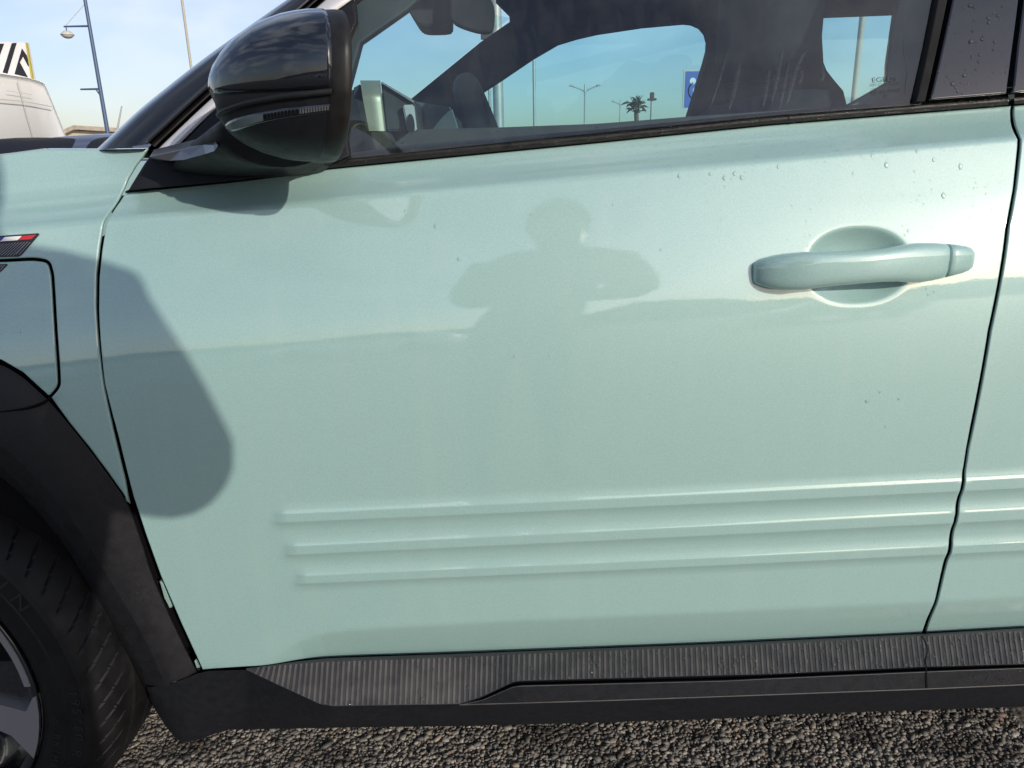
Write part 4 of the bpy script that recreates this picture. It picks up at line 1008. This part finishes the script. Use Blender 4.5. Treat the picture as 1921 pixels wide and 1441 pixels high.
    # runs of rain on the front window
    for pts, w0 in (([(1366, 92), (1352, 140), (1338, 185), (1330, 204)], 2.5), ([(1387, 118), (1378, 160), (1366, 206)], 6), ([(1442, 134), (1436, 170), (1430, 200)], 5), ([(1468, 94), (1458, 140), (1446, 196)], 4.5), ([(1480, 112), (1472, 150), (1462, 205)], 4), ([(1512, 95), (1494, 122), (1484, 160), (1474, 198)], 5), ([(1500, 128), (1506, 140), (1497, 158)], 3.5), ([(1541, 122), (1544, 140), (1540, 152)], 4.5), ([(1700, 120), (1704, 140), (1699, 160), (1700, 178)], 1.6), ([(1694, 70), (1695, 95), (1701, 118)], 1.2)):
        q = resample(smoothline(pts, 2), 4, False); b0 = len(V); nq = len(q)
        for i, (a, c_) in enumerate(q):
            w = w0*(.25+.75*sin(pi*min(1, (i+1)/nq*.9)))*RNG.uniform(.85, 1.15)
            for o_, hgt in ((-1, 0), (-.5, .00032), (0, .00042), (.5, .00032), (1, 0)):
                p = Vector(GP(a+o_*w, c_, .010)); V.append(p+Vector((0, -.94, .33))*(.0006+hgt))
        for i in range(nq-1):
            for j in range(4): k = b0+i*5+j; Fc.append((k, k+5, k+6, k+1))
    # sill
    for i in range(760):
        x = 460+1460*RNG.beta(2.3, 1.0); v = RNG.uniform(.04, 1); y = r0(x)*(1-v)+r1(x)*v
        add(P(x, y, sillY(x, y)-.0012), (0, -.8, .6), RNG.uniform(.0007, .0014) if i < 540 else RNG.uniform(.0015, .0028), .0012)
    for i in range(330):
        x = 880+1040*RNG.beta(1.8, 1); v = RNG.uniform(0, 1.0); y = r2(x)*(1-v)+r3(x)*v
        add(P(x, y, sillY(x, y)-.0004), (0, -.98, .2), RNG.uniform(.0004, .0012), .0009, 1.2)
    for i in range(60):
        add(np.array(PS(RNG.normal(262, 18), RNG.normal(1105, 14), lambda x, z: S(x, z)-.014)), (0, -1, .1), RNG.uniform(.0004, .0010), .0006)
    o = mesh('water_droplets', V, Fc, M['droplet']); tag(o, 'rain droplets beaded over the mint door, black trim and sill', 'water droplets', kind='stuff')
drops()


# ================================================================== WHAT STANDS BEYOND THE CAR
def ground_pole(px, py, Y): 
    p = P(px, py, Y); return p[0]
Mb = dict(
    bluepost=mat('blue_lacquer', (.060, .10, .19), rough=.4), beige=mat('beige_post', (.42, .38, .33), rough=.6), grey=mat('galvanised', (.40, .41, .40), rough=.5, metal=.3, noise=(3, .12)),
    dark=mat('dark_bracket', (.05, .045, .04), rough=.6), lampglass=mat('lamp_shell', (.55, .53, .48), rough=.3), sign=mat('sign_blue', (.02, .10, .42), rough=.4), signw=mat('sign_white', (.72, .75, .76), rough=.4),
    vanw=mat('van_white', (.85, .86, .86), rough=.3, coat=.5), yellow=mat('board_yellow', (.46, .41, .06), rough=.45), black=mat('board_black', (.015, .017, .02), rough=.45), boardw=mat('board_white', (.74, .70, .69), rough=.45),
    carp=mat('dusk_blue_paint', (.11, .13, .20), rough=.35, metal=.4, coat=1), carg=mat('car_glass_dark', (.020, .024, .040), rough=.08, coat=1.0, Coat_IOR=1.8), house=mat('render_wall', (.55, .50, .42), rough=.8, noise=(.6, .08)), tile=mat('pale_tile', (.42, .36, .29), rough=.8, noise=(3, .2)),
    palm=mat('palm_leaf', (.045, .065, .03), rough=.7), bark=mat('palm_trunk', (.13, .10, .07), rough=.9, noise=(8, .3)), line=mat('wire', (.45, .42, .33), rough=.6))
PX = lambda px, Y: P(px, 240, Y)[0]
def Z(px, py, Y): return P(px, py, Y)[2]

# blue lamp post with a hanging lamp, left
Y = 28.0
b = P(201, 243, Y); x0 = b[0]
lp = thing('street_lamp', 'slim blue lamp post with a pale lamp hanging from its upper arm', 'street lamp', (x0, Y, GZ))
def par(o, root): o.parent = root; o.matrix_parent_inverse = root.matrix_world.inverted(); return o
t_ = P(160, 0, Y)
par(tubes('post', [((x0, Y, GZ), (x0, Y, b[2]+.1), .085, .072), ((x0, Y, b[2]+.1), (x0, Y, t_[2]+2.2), .072, .05)], Mb['bluepost']), lp)
def sidepost(px, py): 
    p = P(px, py, Y); return Vector((x0, Y, p[2])), p
q, p = sidepost(165, 49); wleft = P(117, 50, Y); dxx = wleft[0]-P(165, 49, Y)[0]
par(tubes('lamp_arm', [(q, q+Vector((dxx, 0, 0)), .035, .028)], Mb['bluepost']), lp)
hx = Vector((x0+dxx+.07, Y, q.z))
lamp = par(tubes('lamp_stem', [(hx, hx-Vector((0, 0, .16)), .02)], Mb['bluepost']), lp)
def lathe(name, prof, c, m, seg=28):
    V = [(c[0]+r*cos(2*pi*k/seg), c[1]+r*sin(2*pi*k/seg), c[2]+z) for r, z in prof for k in range(seg)]
    Fc = [(i*seg+k, i*seg+(k+1) % seg, (i+1)*seg+(k+1) % seg, (i+1)*seg+k) for i in range(len(prof)-1) for k in range(seg)]
    return mesh(name, V, Fc, m)
lc = hx-Vector((0, 0, .26))
par(lathe('lamp_shade', [(.0, .13), (.10, .115), (.17, .06), (.22, .005), (.225, -.012), (.20, -.018)], lc, Mb['lampglass']), lp)
par(lathe('lamp_bowl', [(.20, -.02), (.185, -.05), (.13, -.10), (.05, -.125), (.0, -.13)], lc, Mb['lampglass']), lp)
q2 = Vector((x0, Y, P(158, 6, Y)[2]))
par(tubes('stay_wire', [(q2, hx+Vector((0, 0, .03)), .008)], Mb['line'], seg=6), lp)
q3 = Vector((x0, Y, P(185, 167, Y)[2])); d3 = P(148, 167, Y)[0]-P(185, 167, Y)[0]
par(tubes('lower_bracket', [(q3, q3+Vector((d3, 0, 0)), .035, .03), (q3-Vector((0, 0, .28)), q3+Vector((-.16, 0, 0)), .025)], Mb['bluepost']), lp)

def plain_post(name, label, cat, px, py, Y, r, top, m, rt_=None):
    x = P(px, py, Y)[0]; o = tubes(name, [((x, Y, GZ), (x, Y, top), r, rt_ or r*.8)], m); tag(o, label, cat); return o, x
plain_post('flag_pole', 'thin beige pole rising behind the black windscreen pillar', 'pole', 358, 122, 16, .028, 9, Mb['beige'])
plain_post('mast', 'slender pale mast seen through the far front window, left of the twin lamps', 'pole', 1003, 236, 22, .045, 11, Mb['grey'])
plain_post('tall_post', 'brown post seen through the rear door glass behind the headrest', 'pole', 1604, 165, 12, .05, 8, Mb['beige'])
# thick post with a bracket
Yp = 6.0; xa = P(936, 236, Yp)[0]
tp = thing('steel_post', 'thick grey steel post seen through the far front window, with a small dark bracket', 'post', (xa, Yp, GZ))
par(tubes('post', [((xa, Yp, GZ), (xa, Yp, 5.5), .046, .044)], Mb['grey'], seg=20), tp)
par(tubes('conduit', [((xa-.075, Yp+.02, GZ), (xa-.075, Yp+.02, Z(920, 168, Yp)), .012)], Mb['grey']), tp)
bm = bmesh.new(); zc = Z(910, 67, Yp); box_bm(bm, (xa-.135, Yp-.02, zc-.03), (xa-.045, Yp+.02, zc+.03), .006); par(from_bm('bracket', bm, Mb['dark']), tp)

def twin_lamp(px, py, Y, span, label, r=.07):
    x = P(px, 235, Y)[0]; zt = Z(px, py, Y); t = thing('twin_lamp', label, 'street lamp', (x, Y, GZ), 'twin-armed street lamps beyond the far window')
    par(tubes('post', [((x, Y, GZ), (x, Y, zt-span*.35), r, r*.7), ((x, Y, zt-span*.35), (x, Y, zt+span*.25), r*1.2, r*.5)], Mb['grey']), t)
    for s_ in (-1, 1):
        pts = [Vector((x+s_*span*u, Y, zt-span*.30+span*.42*u**.8)) for u in (0, .3, .6, 1.0)]
        par(tubes('lamp_arm', [(pts[i], pts[i+1], r*.55, r*.5) for i in range(3)], Mb['grey']), t)
        bm = bmesh.new(); e = pts[-1]; box_bm(bm, (e.x-span*.14, Y-.12, e.z-.03), (e.x+span*.14, Y+.12, e.z+.06), .02); par(from_bm('lamp_head', bm, Mb['grey']), t)
    return t
twin_lamp(1097, 164, 45, .78, 'taller twin-armed street lamp, nearest of the two beyond the far window')
twin_lamp(1163, 192, 62, .60, 'smaller twin-armed street lamp just left of the little palm')
# palm, short post with a lamp head
def palm(px, py, Y):
    x = P(px, 230, Y)[0]; zt = Z(px, py, Y); t = thing('palm_tree', 'small bushy palm between the twin lamps and the blue sign', 'palm tree', (x, Y, GZ))
    par(tubes('trunk', [((x, Y, GZ), (x+.1, Y, zt*.6), .22, .17), ((x+.1, Y, zt*.6), (x, Y, zt), .17, .16)], Mb['bark']), t)
    V, Fc = [], []
    for k in range(70):
        a = RNG.uniform(0, 2*pi); e = RNG.uniform(-.2, 1.35); Ln = RNG.uniform(.55, .95); d = Vector((cos(a)*cos(e), sin(a)*cos(e), sin(e))); s_ = d.cross(Vector((0, 0, 1))).normalized()*.06
        o0 = Vector((x+RNG.uniform(-.3, .3), Y, zt+RNG.uniform(-.1, .55))); m1 = o0+d*Ln*.6; m2 = o0+d*Ln-Vector((0, 0, .25*cos(e))); b_ = len(V)
        V += [o0-s_*.4, o0+s_*.4, m1+s_, m2, m1-s_]; Fc.append((b_, b_+1, b_+2, b_+3, b_+4))
    par(mesh('crown', V, Fc, Mb['palm'], None, False), t)
palm(1193, 207, 55)
Yq = 48; xq = P(1222, 220, Yq)[0]; zq = Z(1222, 187, Yq)
t = thing('mast_lamp', 'pale single mast with a dark cross-shaped head right of the palm', 'street lamp', (xq, Yq, GZ))
par(tubes('post', [((xq, Yq, GZ), (xq, Yq, zq), .10, .08)], Mb['grey']), t)
bm = bmesh.new(); box_bm(bm, (xq-.26, Yq-.2, zq-.05), (xq+.26, Yq+.2, zq+.07), .03); box_bm(bm, (xq-.12, Yq-.15, zq+.07), (xq+.12, Yq+.15, zq+.42), .05); par(from_bm('lamp_head', bm, Mb['dark']), t)

# blue charging sign
Ys = 9.0
tl, br = P(1283, 131, Ys), P(1345, 206, Ys); xw, zb_, zt_ = br[0]-tl[0], P(1284, 204, Ys)[2], P(1284, 131, Ys)[2]
t = thing('parking_sign', 'blue sign with a white plug-in car emblem, half hidden by the far window pillar', 'sign', (tl[0]+xw/2, Ys, GZ))
bm = bmesh.new(); box_bm(bm, (tl[0], Ys, zb_), (tl[0]+xw, Ys+.02, zt_), 0); par(from_bm('sign_board', bm, Mb['grey']), t)
bm = bmesh.new(); box_bm(bm, (tl[0]+.022, Ys-.004, zb_+.012), (tl[0]+xw-.022, Ys-.001, zt_-.02), 0); par(from_bm('sign_face', bm, Mb['sign']), t)
par(tubes('post', [((tl[0]+xw*.5, Ys+.05, GZ), (tl[0]+xw*.5, Ys+.05, zt_), .03)], Mb['grey']), t)
def disc(cx, cz, r0_, r1_, a0, a1, nm='emblem'):
    bm = bmesh.new(); n = 40; A = [(cx+r1_*cos(a), cz+r1_*sin(a)) for a in np.linspace(a0, a1, n)]
    B = [(cx+r0_*cos(a), cz+r0_*sin(a)) for a in np.linspace(a1, a0, n)] if r0_ > 0 else [(cx, cz)]
    bm.faces.new([bm.verts.new((a, Ys-.006, c)) for a, c in A+B]); par(from_bm(nm, bm, Mb['signw']), t)
sx = lambda px, py: P(px, py, Ys)[[0, 2]]
c1 = sx(1299.5, 152); disc(c1[0], c1[1], 0, .038, 0, 2*pi)
c2 = sx(1307, 170); disc(c2[0], c2[1], .098, .112, radians(120), radians(420)-pi*.55); disc(c2[0]-.005, c2[1]-.004, 0, .046, 0, 2*pi)
disc(c2[0], c2[1], .098, .112, radians(118), radians(268))
c3 = sx(1290, 199); disc(c3[0]+.05, c3[1]+.005, 0, .03, radians(-20), radians(200), 'emblem')

# white high-roof van with a striped board behind the left edge
Yv = 5.2
def van():
    R_ = P(100, 200, Yv)
    t = thing('delivery_van', 'white high-roofed van behind the left end of the car, its rear corner rounded', 'van', (R_[0]-1.0, Yv, GZ))
    # cross-section across the van seen from behind; extruded away from the viewer
    pts = [(62, 148), (85, 155), (89, 161), (97, 180), (108, 210), (121, 244), (140, 300), (150, 420), (152, 560)]
    rim = [P(a, b, Yv) for a, b in smoothline(pts, 2)]
    xr = max(p[0] for p in rim); xc = rim[0][0]-1.0
    side = [(p[0], p[2]) for p in rim]                       # tail end profile, roof to floor
    z1 = side[0][1]; full = [(xr-4.9, .45), (xr-4.9, 1.2), (xr-4.3, z1-.75), (xr-3.9, z1+.02), (xr-2.4, z1+.10), (rim[0][0]-.35, z1+.05)]+side+[(xr-.02, .45)]
    fc = np.mean(full, 0); rows = []; ca, sa = cos(radians(31)), sin(radians(31))
    def turn(x, y): dx, dy = x-xr, y-Yv; return xr+dx*ca-dy*sa, Yv+dx*sa+dy*ca
    for dy, sc in ((.07, .90), (.025, .965), (.006, .985), (0, .993), (.0, .985), (.03, .999), (.12, 1.0), (1.85, 1.0), (1.95, .95)):
        if sc == .985 and dy == 0: continue
        r_ = []
        for a, z in full:
            x, y = turn(fc[0]+(a-fc[0])*(1-(1-sc)*.25), Yv+dy); r_.append((x, y, fc[1]+(z-fc[1])*(1-(1-sc)*.6)))
        rows.append(r_)
    par(loft(rows, Mb['vanw'], 'body', None, close_u=True, cap=True), t)
    # seams: roof gutter line, door seam
    def onside(a, b, o=.004):                                # where the sight line meets the turned flank
        d = ray(a, b); nrm = np.array([sa, -ca, 0]); q0 = np.array([xr, Yv, 0])+nrm*o; return CPOS+d*(((q0-CPOS)@nrm)/(d@nrm))
    def seam(pts, nm, w=.006):
        q = [onside(a, b) for a, b in smoothline(pts, 2)]; par(tubes(nm, [(q[i], q[i+1], w) for i in range(len(q)-1)], Mb['beige'], seg=6), t)
    seam([(-60, 180), (0, 186.5), (45, 190), (97, 200)], 'roof_gutter', .004); seam([(32, 148), (41, 178), (46, 200), (60, 246), (70, 290)], 'door_seam', .0022); seam([(12, 170), (34, 173), (60, 178)], 'pressed_line', .002)
    bm = bmesh.new()
    for wx in (xr-.95, xr-4.1):
        for wy in (Yv-.02, Yv+1.75):
            bm = bmesh.new(); tube_bm(bm, (*turn(wx, wy), .32), (*turn(wx, wy+.2), .32), .34, .34, 28); par(from_bm('wheel', bm, M['rubber'], None, True, 40), t)
    # striped board on the roof
    Yb = Yv+.35
    bt = thing('roof_board', 'white board with black stripes and a yellow edge standing on the van roof', 'sign board', (P(20, 140, Yb)[0], Yb, Z(20, 140, Yb)))
    def poly(nm, px, y, m, th=.004):
        bm = bmesh.new(); f = bm.faces.new([bm.verts.new(P(a, b, y)) for a, b in px]); r_ = bmesh.ops.extrude_face_region(bm, geom=[f])
        for v in [e for e in r_['geom'] if isinstance(e, bmesh.types.BMVert)]: v.co.y += th
        par(from_bm(nm, bm, m), bt)
    poly('board', [(-130, 76), (48, 80), (60, 146), (62, 152), (-130, 152)], Yb, Mb['boardw'], .05)
    poly('edge_strip', [(47.5, 79.5), (49.5, 80.5), (61.5, 150), (58.5, 150)], Yb-.006, Mb['yellow'], .02)
    for q in ([(-30, 82), (7.5, 82), (-8, 124), (-26, 124)], [(22, 81), (31, 80.5), (14, 138), (5, 136)], [(41, 91), (50, 104), (54.5, 121), (53, 125), (43, 106), (37, 117), (52, 145), (27, 139)]):
        poly('stripe', q, Yb-.004, Mb['black'], .003)
van()

# dark hatchback parked between
def far_car():
    Yc = 3.0
    t = thing('hatchback', 'dark blue-grey car parked on the far side, its roof showing above the mint bonnet', 'car', (P(60, 262, Yc)[0], Yc, GZ))
    # long profile towards the left, roof line from the photograph
    roof = [(-420, 420), (-300, 330), (-180, 285), (-60, 265), (0, 257), (60, 249), (130, 245), (205, 246), (260, 252), (330, 268), (400, 300), (440, 360), (455, 420)]
    rp = smoothline(roof, 2); rows = []
    top_ = [P(a, b, Yc) for a, b in rp]
    for dy, f in ((.0, 0), (.02, .25), (.10, .8), (.22, .97), (.45, 1.0), (.9, 1.01), (1.35, 1.0), (1.6, .8), (1.7, 0)):
        rows.append([(p[0], Yc-.0+dy, .72+(p[2]-.72)*f if f else .72) for p in top_])
    par(loft(rows, Mb['carp'], 'body', None), t)
    bm = bmesh.new(); xl, xr = top_[0][0]-.1, top_[-1][0]+.1; box_bm(bm, (xl, Yc-.08, .22), (xr, Yc+1.76, .80), .08, 3); par(from_bm('lower_body', bm, Mb['carp'], None, True, 40), t)
    def side(nm, px, m, d): 
        bm = bmesh.new(); vs = []
        for a, b in px:
            p = P(a, b, Yc+.06); vs.append(bm.verts.new(p))
        f = bm.faces.new(vs); r_ = bmesh.ops.extrude_face_region(bm, geom=[f])
        for v in [e for e in r_['geom'] if isinstance(e, bmesh.types.BMVert)]: v.co.y += .02
        for v in bm.verts: v.co.y += d
        par(from_bm(nm, bm, m), t)
    side('side_window', smoothline([(-160, 340), (-120, 290), (-30, 267), (0, 262), (60, 258), (148, 259.5), (150, 262), (132, 300), (120, 340)], 1), Mb['carg'], -.055)
    side('rear_quarter_window', smoothline([(165, 300), (172, 276), (185, 262), (215, 256), (250, 260), (270, 300)], 1), Mb['carg'], -.055)
    a, b = P(220, 243, Yc+.8), P(228.5, 199, Yc+.8)
    par(tubes('aerial', [(a, b, .006, .004)], Mb['grey'], seg=8), t)
    for wx in (xl+.75, xr-.75):
        for yy in (Yc-.07, Yc+1.56):
            bm = bmesh.new(); tube_bm(bm, (wx, yy, .30), (wx, yy+.2, .30), .32, .32, 28); par(from_bm('wheel', bm, M['rubber'], None, True, 40), t)
far_car()

# low house far behind, only its gable roof shows
Yh = 60.0
xa, xb, xc_ = P(120, 242, Yh)[0], P(240, 250, Yh)[0], P(145, 236, Yh)[0]; zr, ze = P(145, 235.5, Yh)[2], P(205, 243, Yh)[2]
t = thing('house', 'low beige house with a pale gabled roof on the skyline beside the van', 'house', ((xa+xb)/2, Yh, GZ))
bm = bmesh.new(); box_bm(bm, (xa, Yh, GZ), (xb, Yh+9, ze-.02), 0); par(from_bm('wall', bm, Mb['house']), t)
V = [(xa-.6, Yh-.6, ze-.3), (xc_, Yh-.6, zr), (xb+.6, Yh-.6, ze), (xa-.6, Yh+9.6, ze-.3), (xc_, Yh+9.6, zr), (xb+.6, Yh+9.6, ze)]
V += [(a, b, c-.3) for a, b, c in V]
par(mesh('roof', V, [(0, 1, 4, 3), (1, 2, 5, 4), (6, 9, 10, 7), (7, 10, 11, 8), (0, 6, 7, 1), (1, 7, 8, 2), (3, 4, 10, 9), (4, 5, 11, 10), (0, 3, 9, 6), (2, 8, 11, 5)], Mb['tile'], None, False), t)

# ================================================================== BEHIND THE CAMERA: what the lacquer mirrors and what throws the soft shadow
def person():
    t = thing('person', 'person in a dark padded jacket photographing the car, mirrored in the door', 'person', (.13, -1.22, GZ))
    bx = .13
    V, E, R_ = [], [], []
    def add(p, r, par_=None):
        V.append(p); R_.append(r)
        if par_ is not None: E.append((par_, len(V)-1))
        return len(V)-1
    by = -1.17
    pel = add((bx-.09, by, .84), (.15, .12)); wst = add((bx-.03, by-.005, 1.05), (.26, .14), pel); ch = add((bx, by-.005, 1.17), (.27, .145), wst); up_ = add((bx, by+.01, 1.31), (.155, .115), ch); nk = add((bx, by+.03, 1.395), (.066, .066), up_)
    hd = add((bx+.005, by+.055, 1.45), (.088, .095), nk); hd2 = add((bx+.005, by+.05, 1.525), (.09, .098), hd); hd3 = add((bx+.005, by+.045, 1.585), (.062, .068), hd2)
    hands = {}
    for s_ in (-1, 1):
        sh = add((bx+s_*.185, by+.0, 1.285), (.105, .10), up_); el = add((bx+s_*.232, by+.045, 1.09), (.092, .088), sh); el2 = add((bx+s_*.222, by+.11, 1.04), (.064, .064), el)
        wr = add((bx*.25+s_*.105, by+.165, 1.02), (.036, .036), el2); pm = add((bx*.25+s_*.078, by+.178, 1.02), (.03, .022), wr); hands[s_] = pm
        hip = add((bx-.09+s_*.08, by, .78), (.10, .10), pel); kn = add((bx-.09+s_*.10, by+.015, .46), (.07, .07), hip); an = add((bx-.08+s_*.11, by-.01, .08), (.05, .05), kn); toe = add((bx-.08+s_*.125, by+.15, .035), (.045, .035), an)
    def skin(name, V, E, R_, root, lv=2):
        me = bpy.data.meshes.new(name); me.from_pydata(V, E, []); o = bpy.data.objects.new(name, me); COL.objects.link(o)
        md = o.modifiers.new('skin', 'SKIN'); md.use_smooth_shade = True
        for i, v in enumerate(me.skin_vertices[0].data): v.radius = R_[i]; v.use_root = (i == root)
        o.modifiers.new('sub', 'SUBSURF').levels = lv; o.modifiers['sub'].render_levels = lv
        dg = bpy.context.evaluated_depsgraph_get(); out = bpy.data.meshes.new_from_object(o.evaluated_get(dg)); bpy.data.objects.remove(o); out.name = name; return out
    bodyme = skin('body', V, E, R_, 0)
    skinm = mat('skin', (.42, .26, .19), rough=.5); jack = mat('jacket', (.035, .037, .042), rough=.7, bump=(40, .6)); trou = mat('trousers', (.24, .23, .21), rough=.85); shoe = mat('shoes', (.02, .02, .02), rough=.6)
    for m in (jack, skinm, trou, shoe): bodyme.materials.append(m)
    for f in bodyme.polygons:
        c = f.center; k = 0
        if c.z > 1.41: k = 1
        elif c.y > by+.150 and abs(c.z-1.02) < .06 and abs(c.x-bx*.25) < .10: k = 1
        elif c.z < .10: k = 3
        elif c.z < .95: k = 2
        f.material_index = k; f.use_smooth = True
    o = bpy.data.objects.new('body', bodyme); COL.objects.link(o); par(o, t)
    # fingers, closed round the phone
    for s_ in (-1, 1):
        pm = Vector(V[hands[s_]])
        for i, (ln, dz) in enumerate(((.030, .030), (.034, .012), (.031, -.007), (.025, -.024))):
            a = pm+Vector((-s_*.0, .0, dz*.8)); b_ = a+Vector((-s_*.018, .030, dz*.2)); c_ = b_+Vector((-s_*ln, .004, 0)); d_ = c_+Vector((-s_*.016, -.010, 0))
            me = skin('finger', [a, b_, c_, d_], [(0, 1), (1, 2), (2, 3)], [(.0095, .0095), (.009, .009), (.008, .008), (.007, .007)], 0); me.materials.append(skinm); par(link('finger', me), t)
        a = pm+Vector((0, 0, .018)); me = skin('thumb', [a, a+Vector((-s_*.022, -.012, .018)), a+Vector((-s_*.048, -.012, .018))], [(0, 1), (1, 2)], [(.011, .011), (.010, .010), (.0085, .0085)], 0); me.materials.append(skinm); par(link('thumb', me), t)
    # face, ears, hair
    hc = Vector((bx+.005, by+.05, 1.495)); face = skinm
    def blob(nm, c, r, m):
        bm = bmesh.new(); bmesh.ops.create_uvsphere(bm, u_segments=16, v_segments=10, radius=1)
        for v in bm.verts: v.co = Vector((v.co.x*r[0], v.co.y*r[1], v.co.z*r[2]))+c
        par(from_bm(nm, bm, m, None, True), t)
    eye = mat('eye', (.03, .02, .02), rough=.1); hair = mat('hair', (.02, .015, .012), rough=.7)
    blob('nose', hc+Vector((0, .10, -.005)), (.014, .022, .026), skinm)
    for s_ in (-1, 1): blob('eye', hc+Vector((s_*.032, .086, .02)), (.013, .009, .008), eye); blob('ear', hc+Vector((s_*.083, .0, .0)), (.012, .022, .034), skinm)
    blob('mouth', hc+Vector((0, .090, -.05)), (.024, .008, .006), mat('lips', (.35, .14, .12), rough=.5))
    bm = bmesh.new(); bmesh.ops.create_uvsphere(bm, u_segments=24, v_segments=14, radius=1)
    for v in bm.verts:
        if v.co.z < -.05 and v.co.y > -.2: v.co.z = -.05+.1*max(0, -v.co.y)
        v.co = Vector((v.co.x*.102, v.co.y*.112, v.co.z*.100))+hc+Vector((0, -.008, .035))
    par(from_bm('hair', bm, hair, None, True), t)
    return t
person()
bm = bmesh.new(); box_bm(bm, (-.078, -.966, .985), (.078, -.958, 1.060), .004, 2)
for v in bm.verts: v.co.z += 0
ph = from_bm('mobile_phone', bm, mat('phone_black', (.02, .02, .022), rough=.2), None, True, 40); tag(ph, 'black phone held sideways in the hands of the person taking the picture', 'phone')

def lot_car(x, y, rz, m, label):
    t = thing('lot_car', label, 'car', (x, y, GZ), 'cars parked across the lot behind the camera'); t.rotation_euler = (0, 0, rz); bpy.context.view_layer.update()
    prof = [(-2.05, .35), (-2.1, .62), (-1.95, .82), (-1.1, .95), (-.45, 1.42), (.2, 1.5), (1.1, 1.46), (1.75, 1.05), (2.0, .98), (2.08, .6), (2.02, .35)]
    rows = []
    for yy, k in ((-.86, .0), (-.88, .5), (-.84, .85), (-.66, 1), (0, 1.02), (.66, 1), (.84, .85), (.88, .5), (.86, 0)):
        rows.append([(a, yy*(1 if z < .95 else .82), .35+(z-.35)*k) for a, z in smoothline(prof, 1)])
    b = loft(rows, m, 'body', t)
    for s_ in (-1, 1):
        q = smoothline([(-1.0, .97), (-.45, 1.36), (.2, 1.43), (1.05, 1.39), (1.5, 1.05), (1.4, .99)], 1)
        bm = bmesh.new(); f = bm.faces.new([bm.verts.new((a, s_*(.86-.16*(z-.9)/.5), z)) for a, z in q]); from_bm('side_window', bm, Mb['carg'], t)
        for wx in (-1.3, 1.3):
            bm = bmesh.new(); tube_bm(bm, (wx, s_*.68, .31), (wx, s_*.90, .31), .32, .32, 24); from_bm('wheel', bm, M['rubber'], t, True, 40)
lot_car(-3.1, -15, .12, Mb['vanw'], 'white car parked across the lot, mirrored left of the person in the door')
lot_car(8.0, -17, -.1, Mb['carp'], 'dark car parked across the lot, mirrored faintly below the door handle')
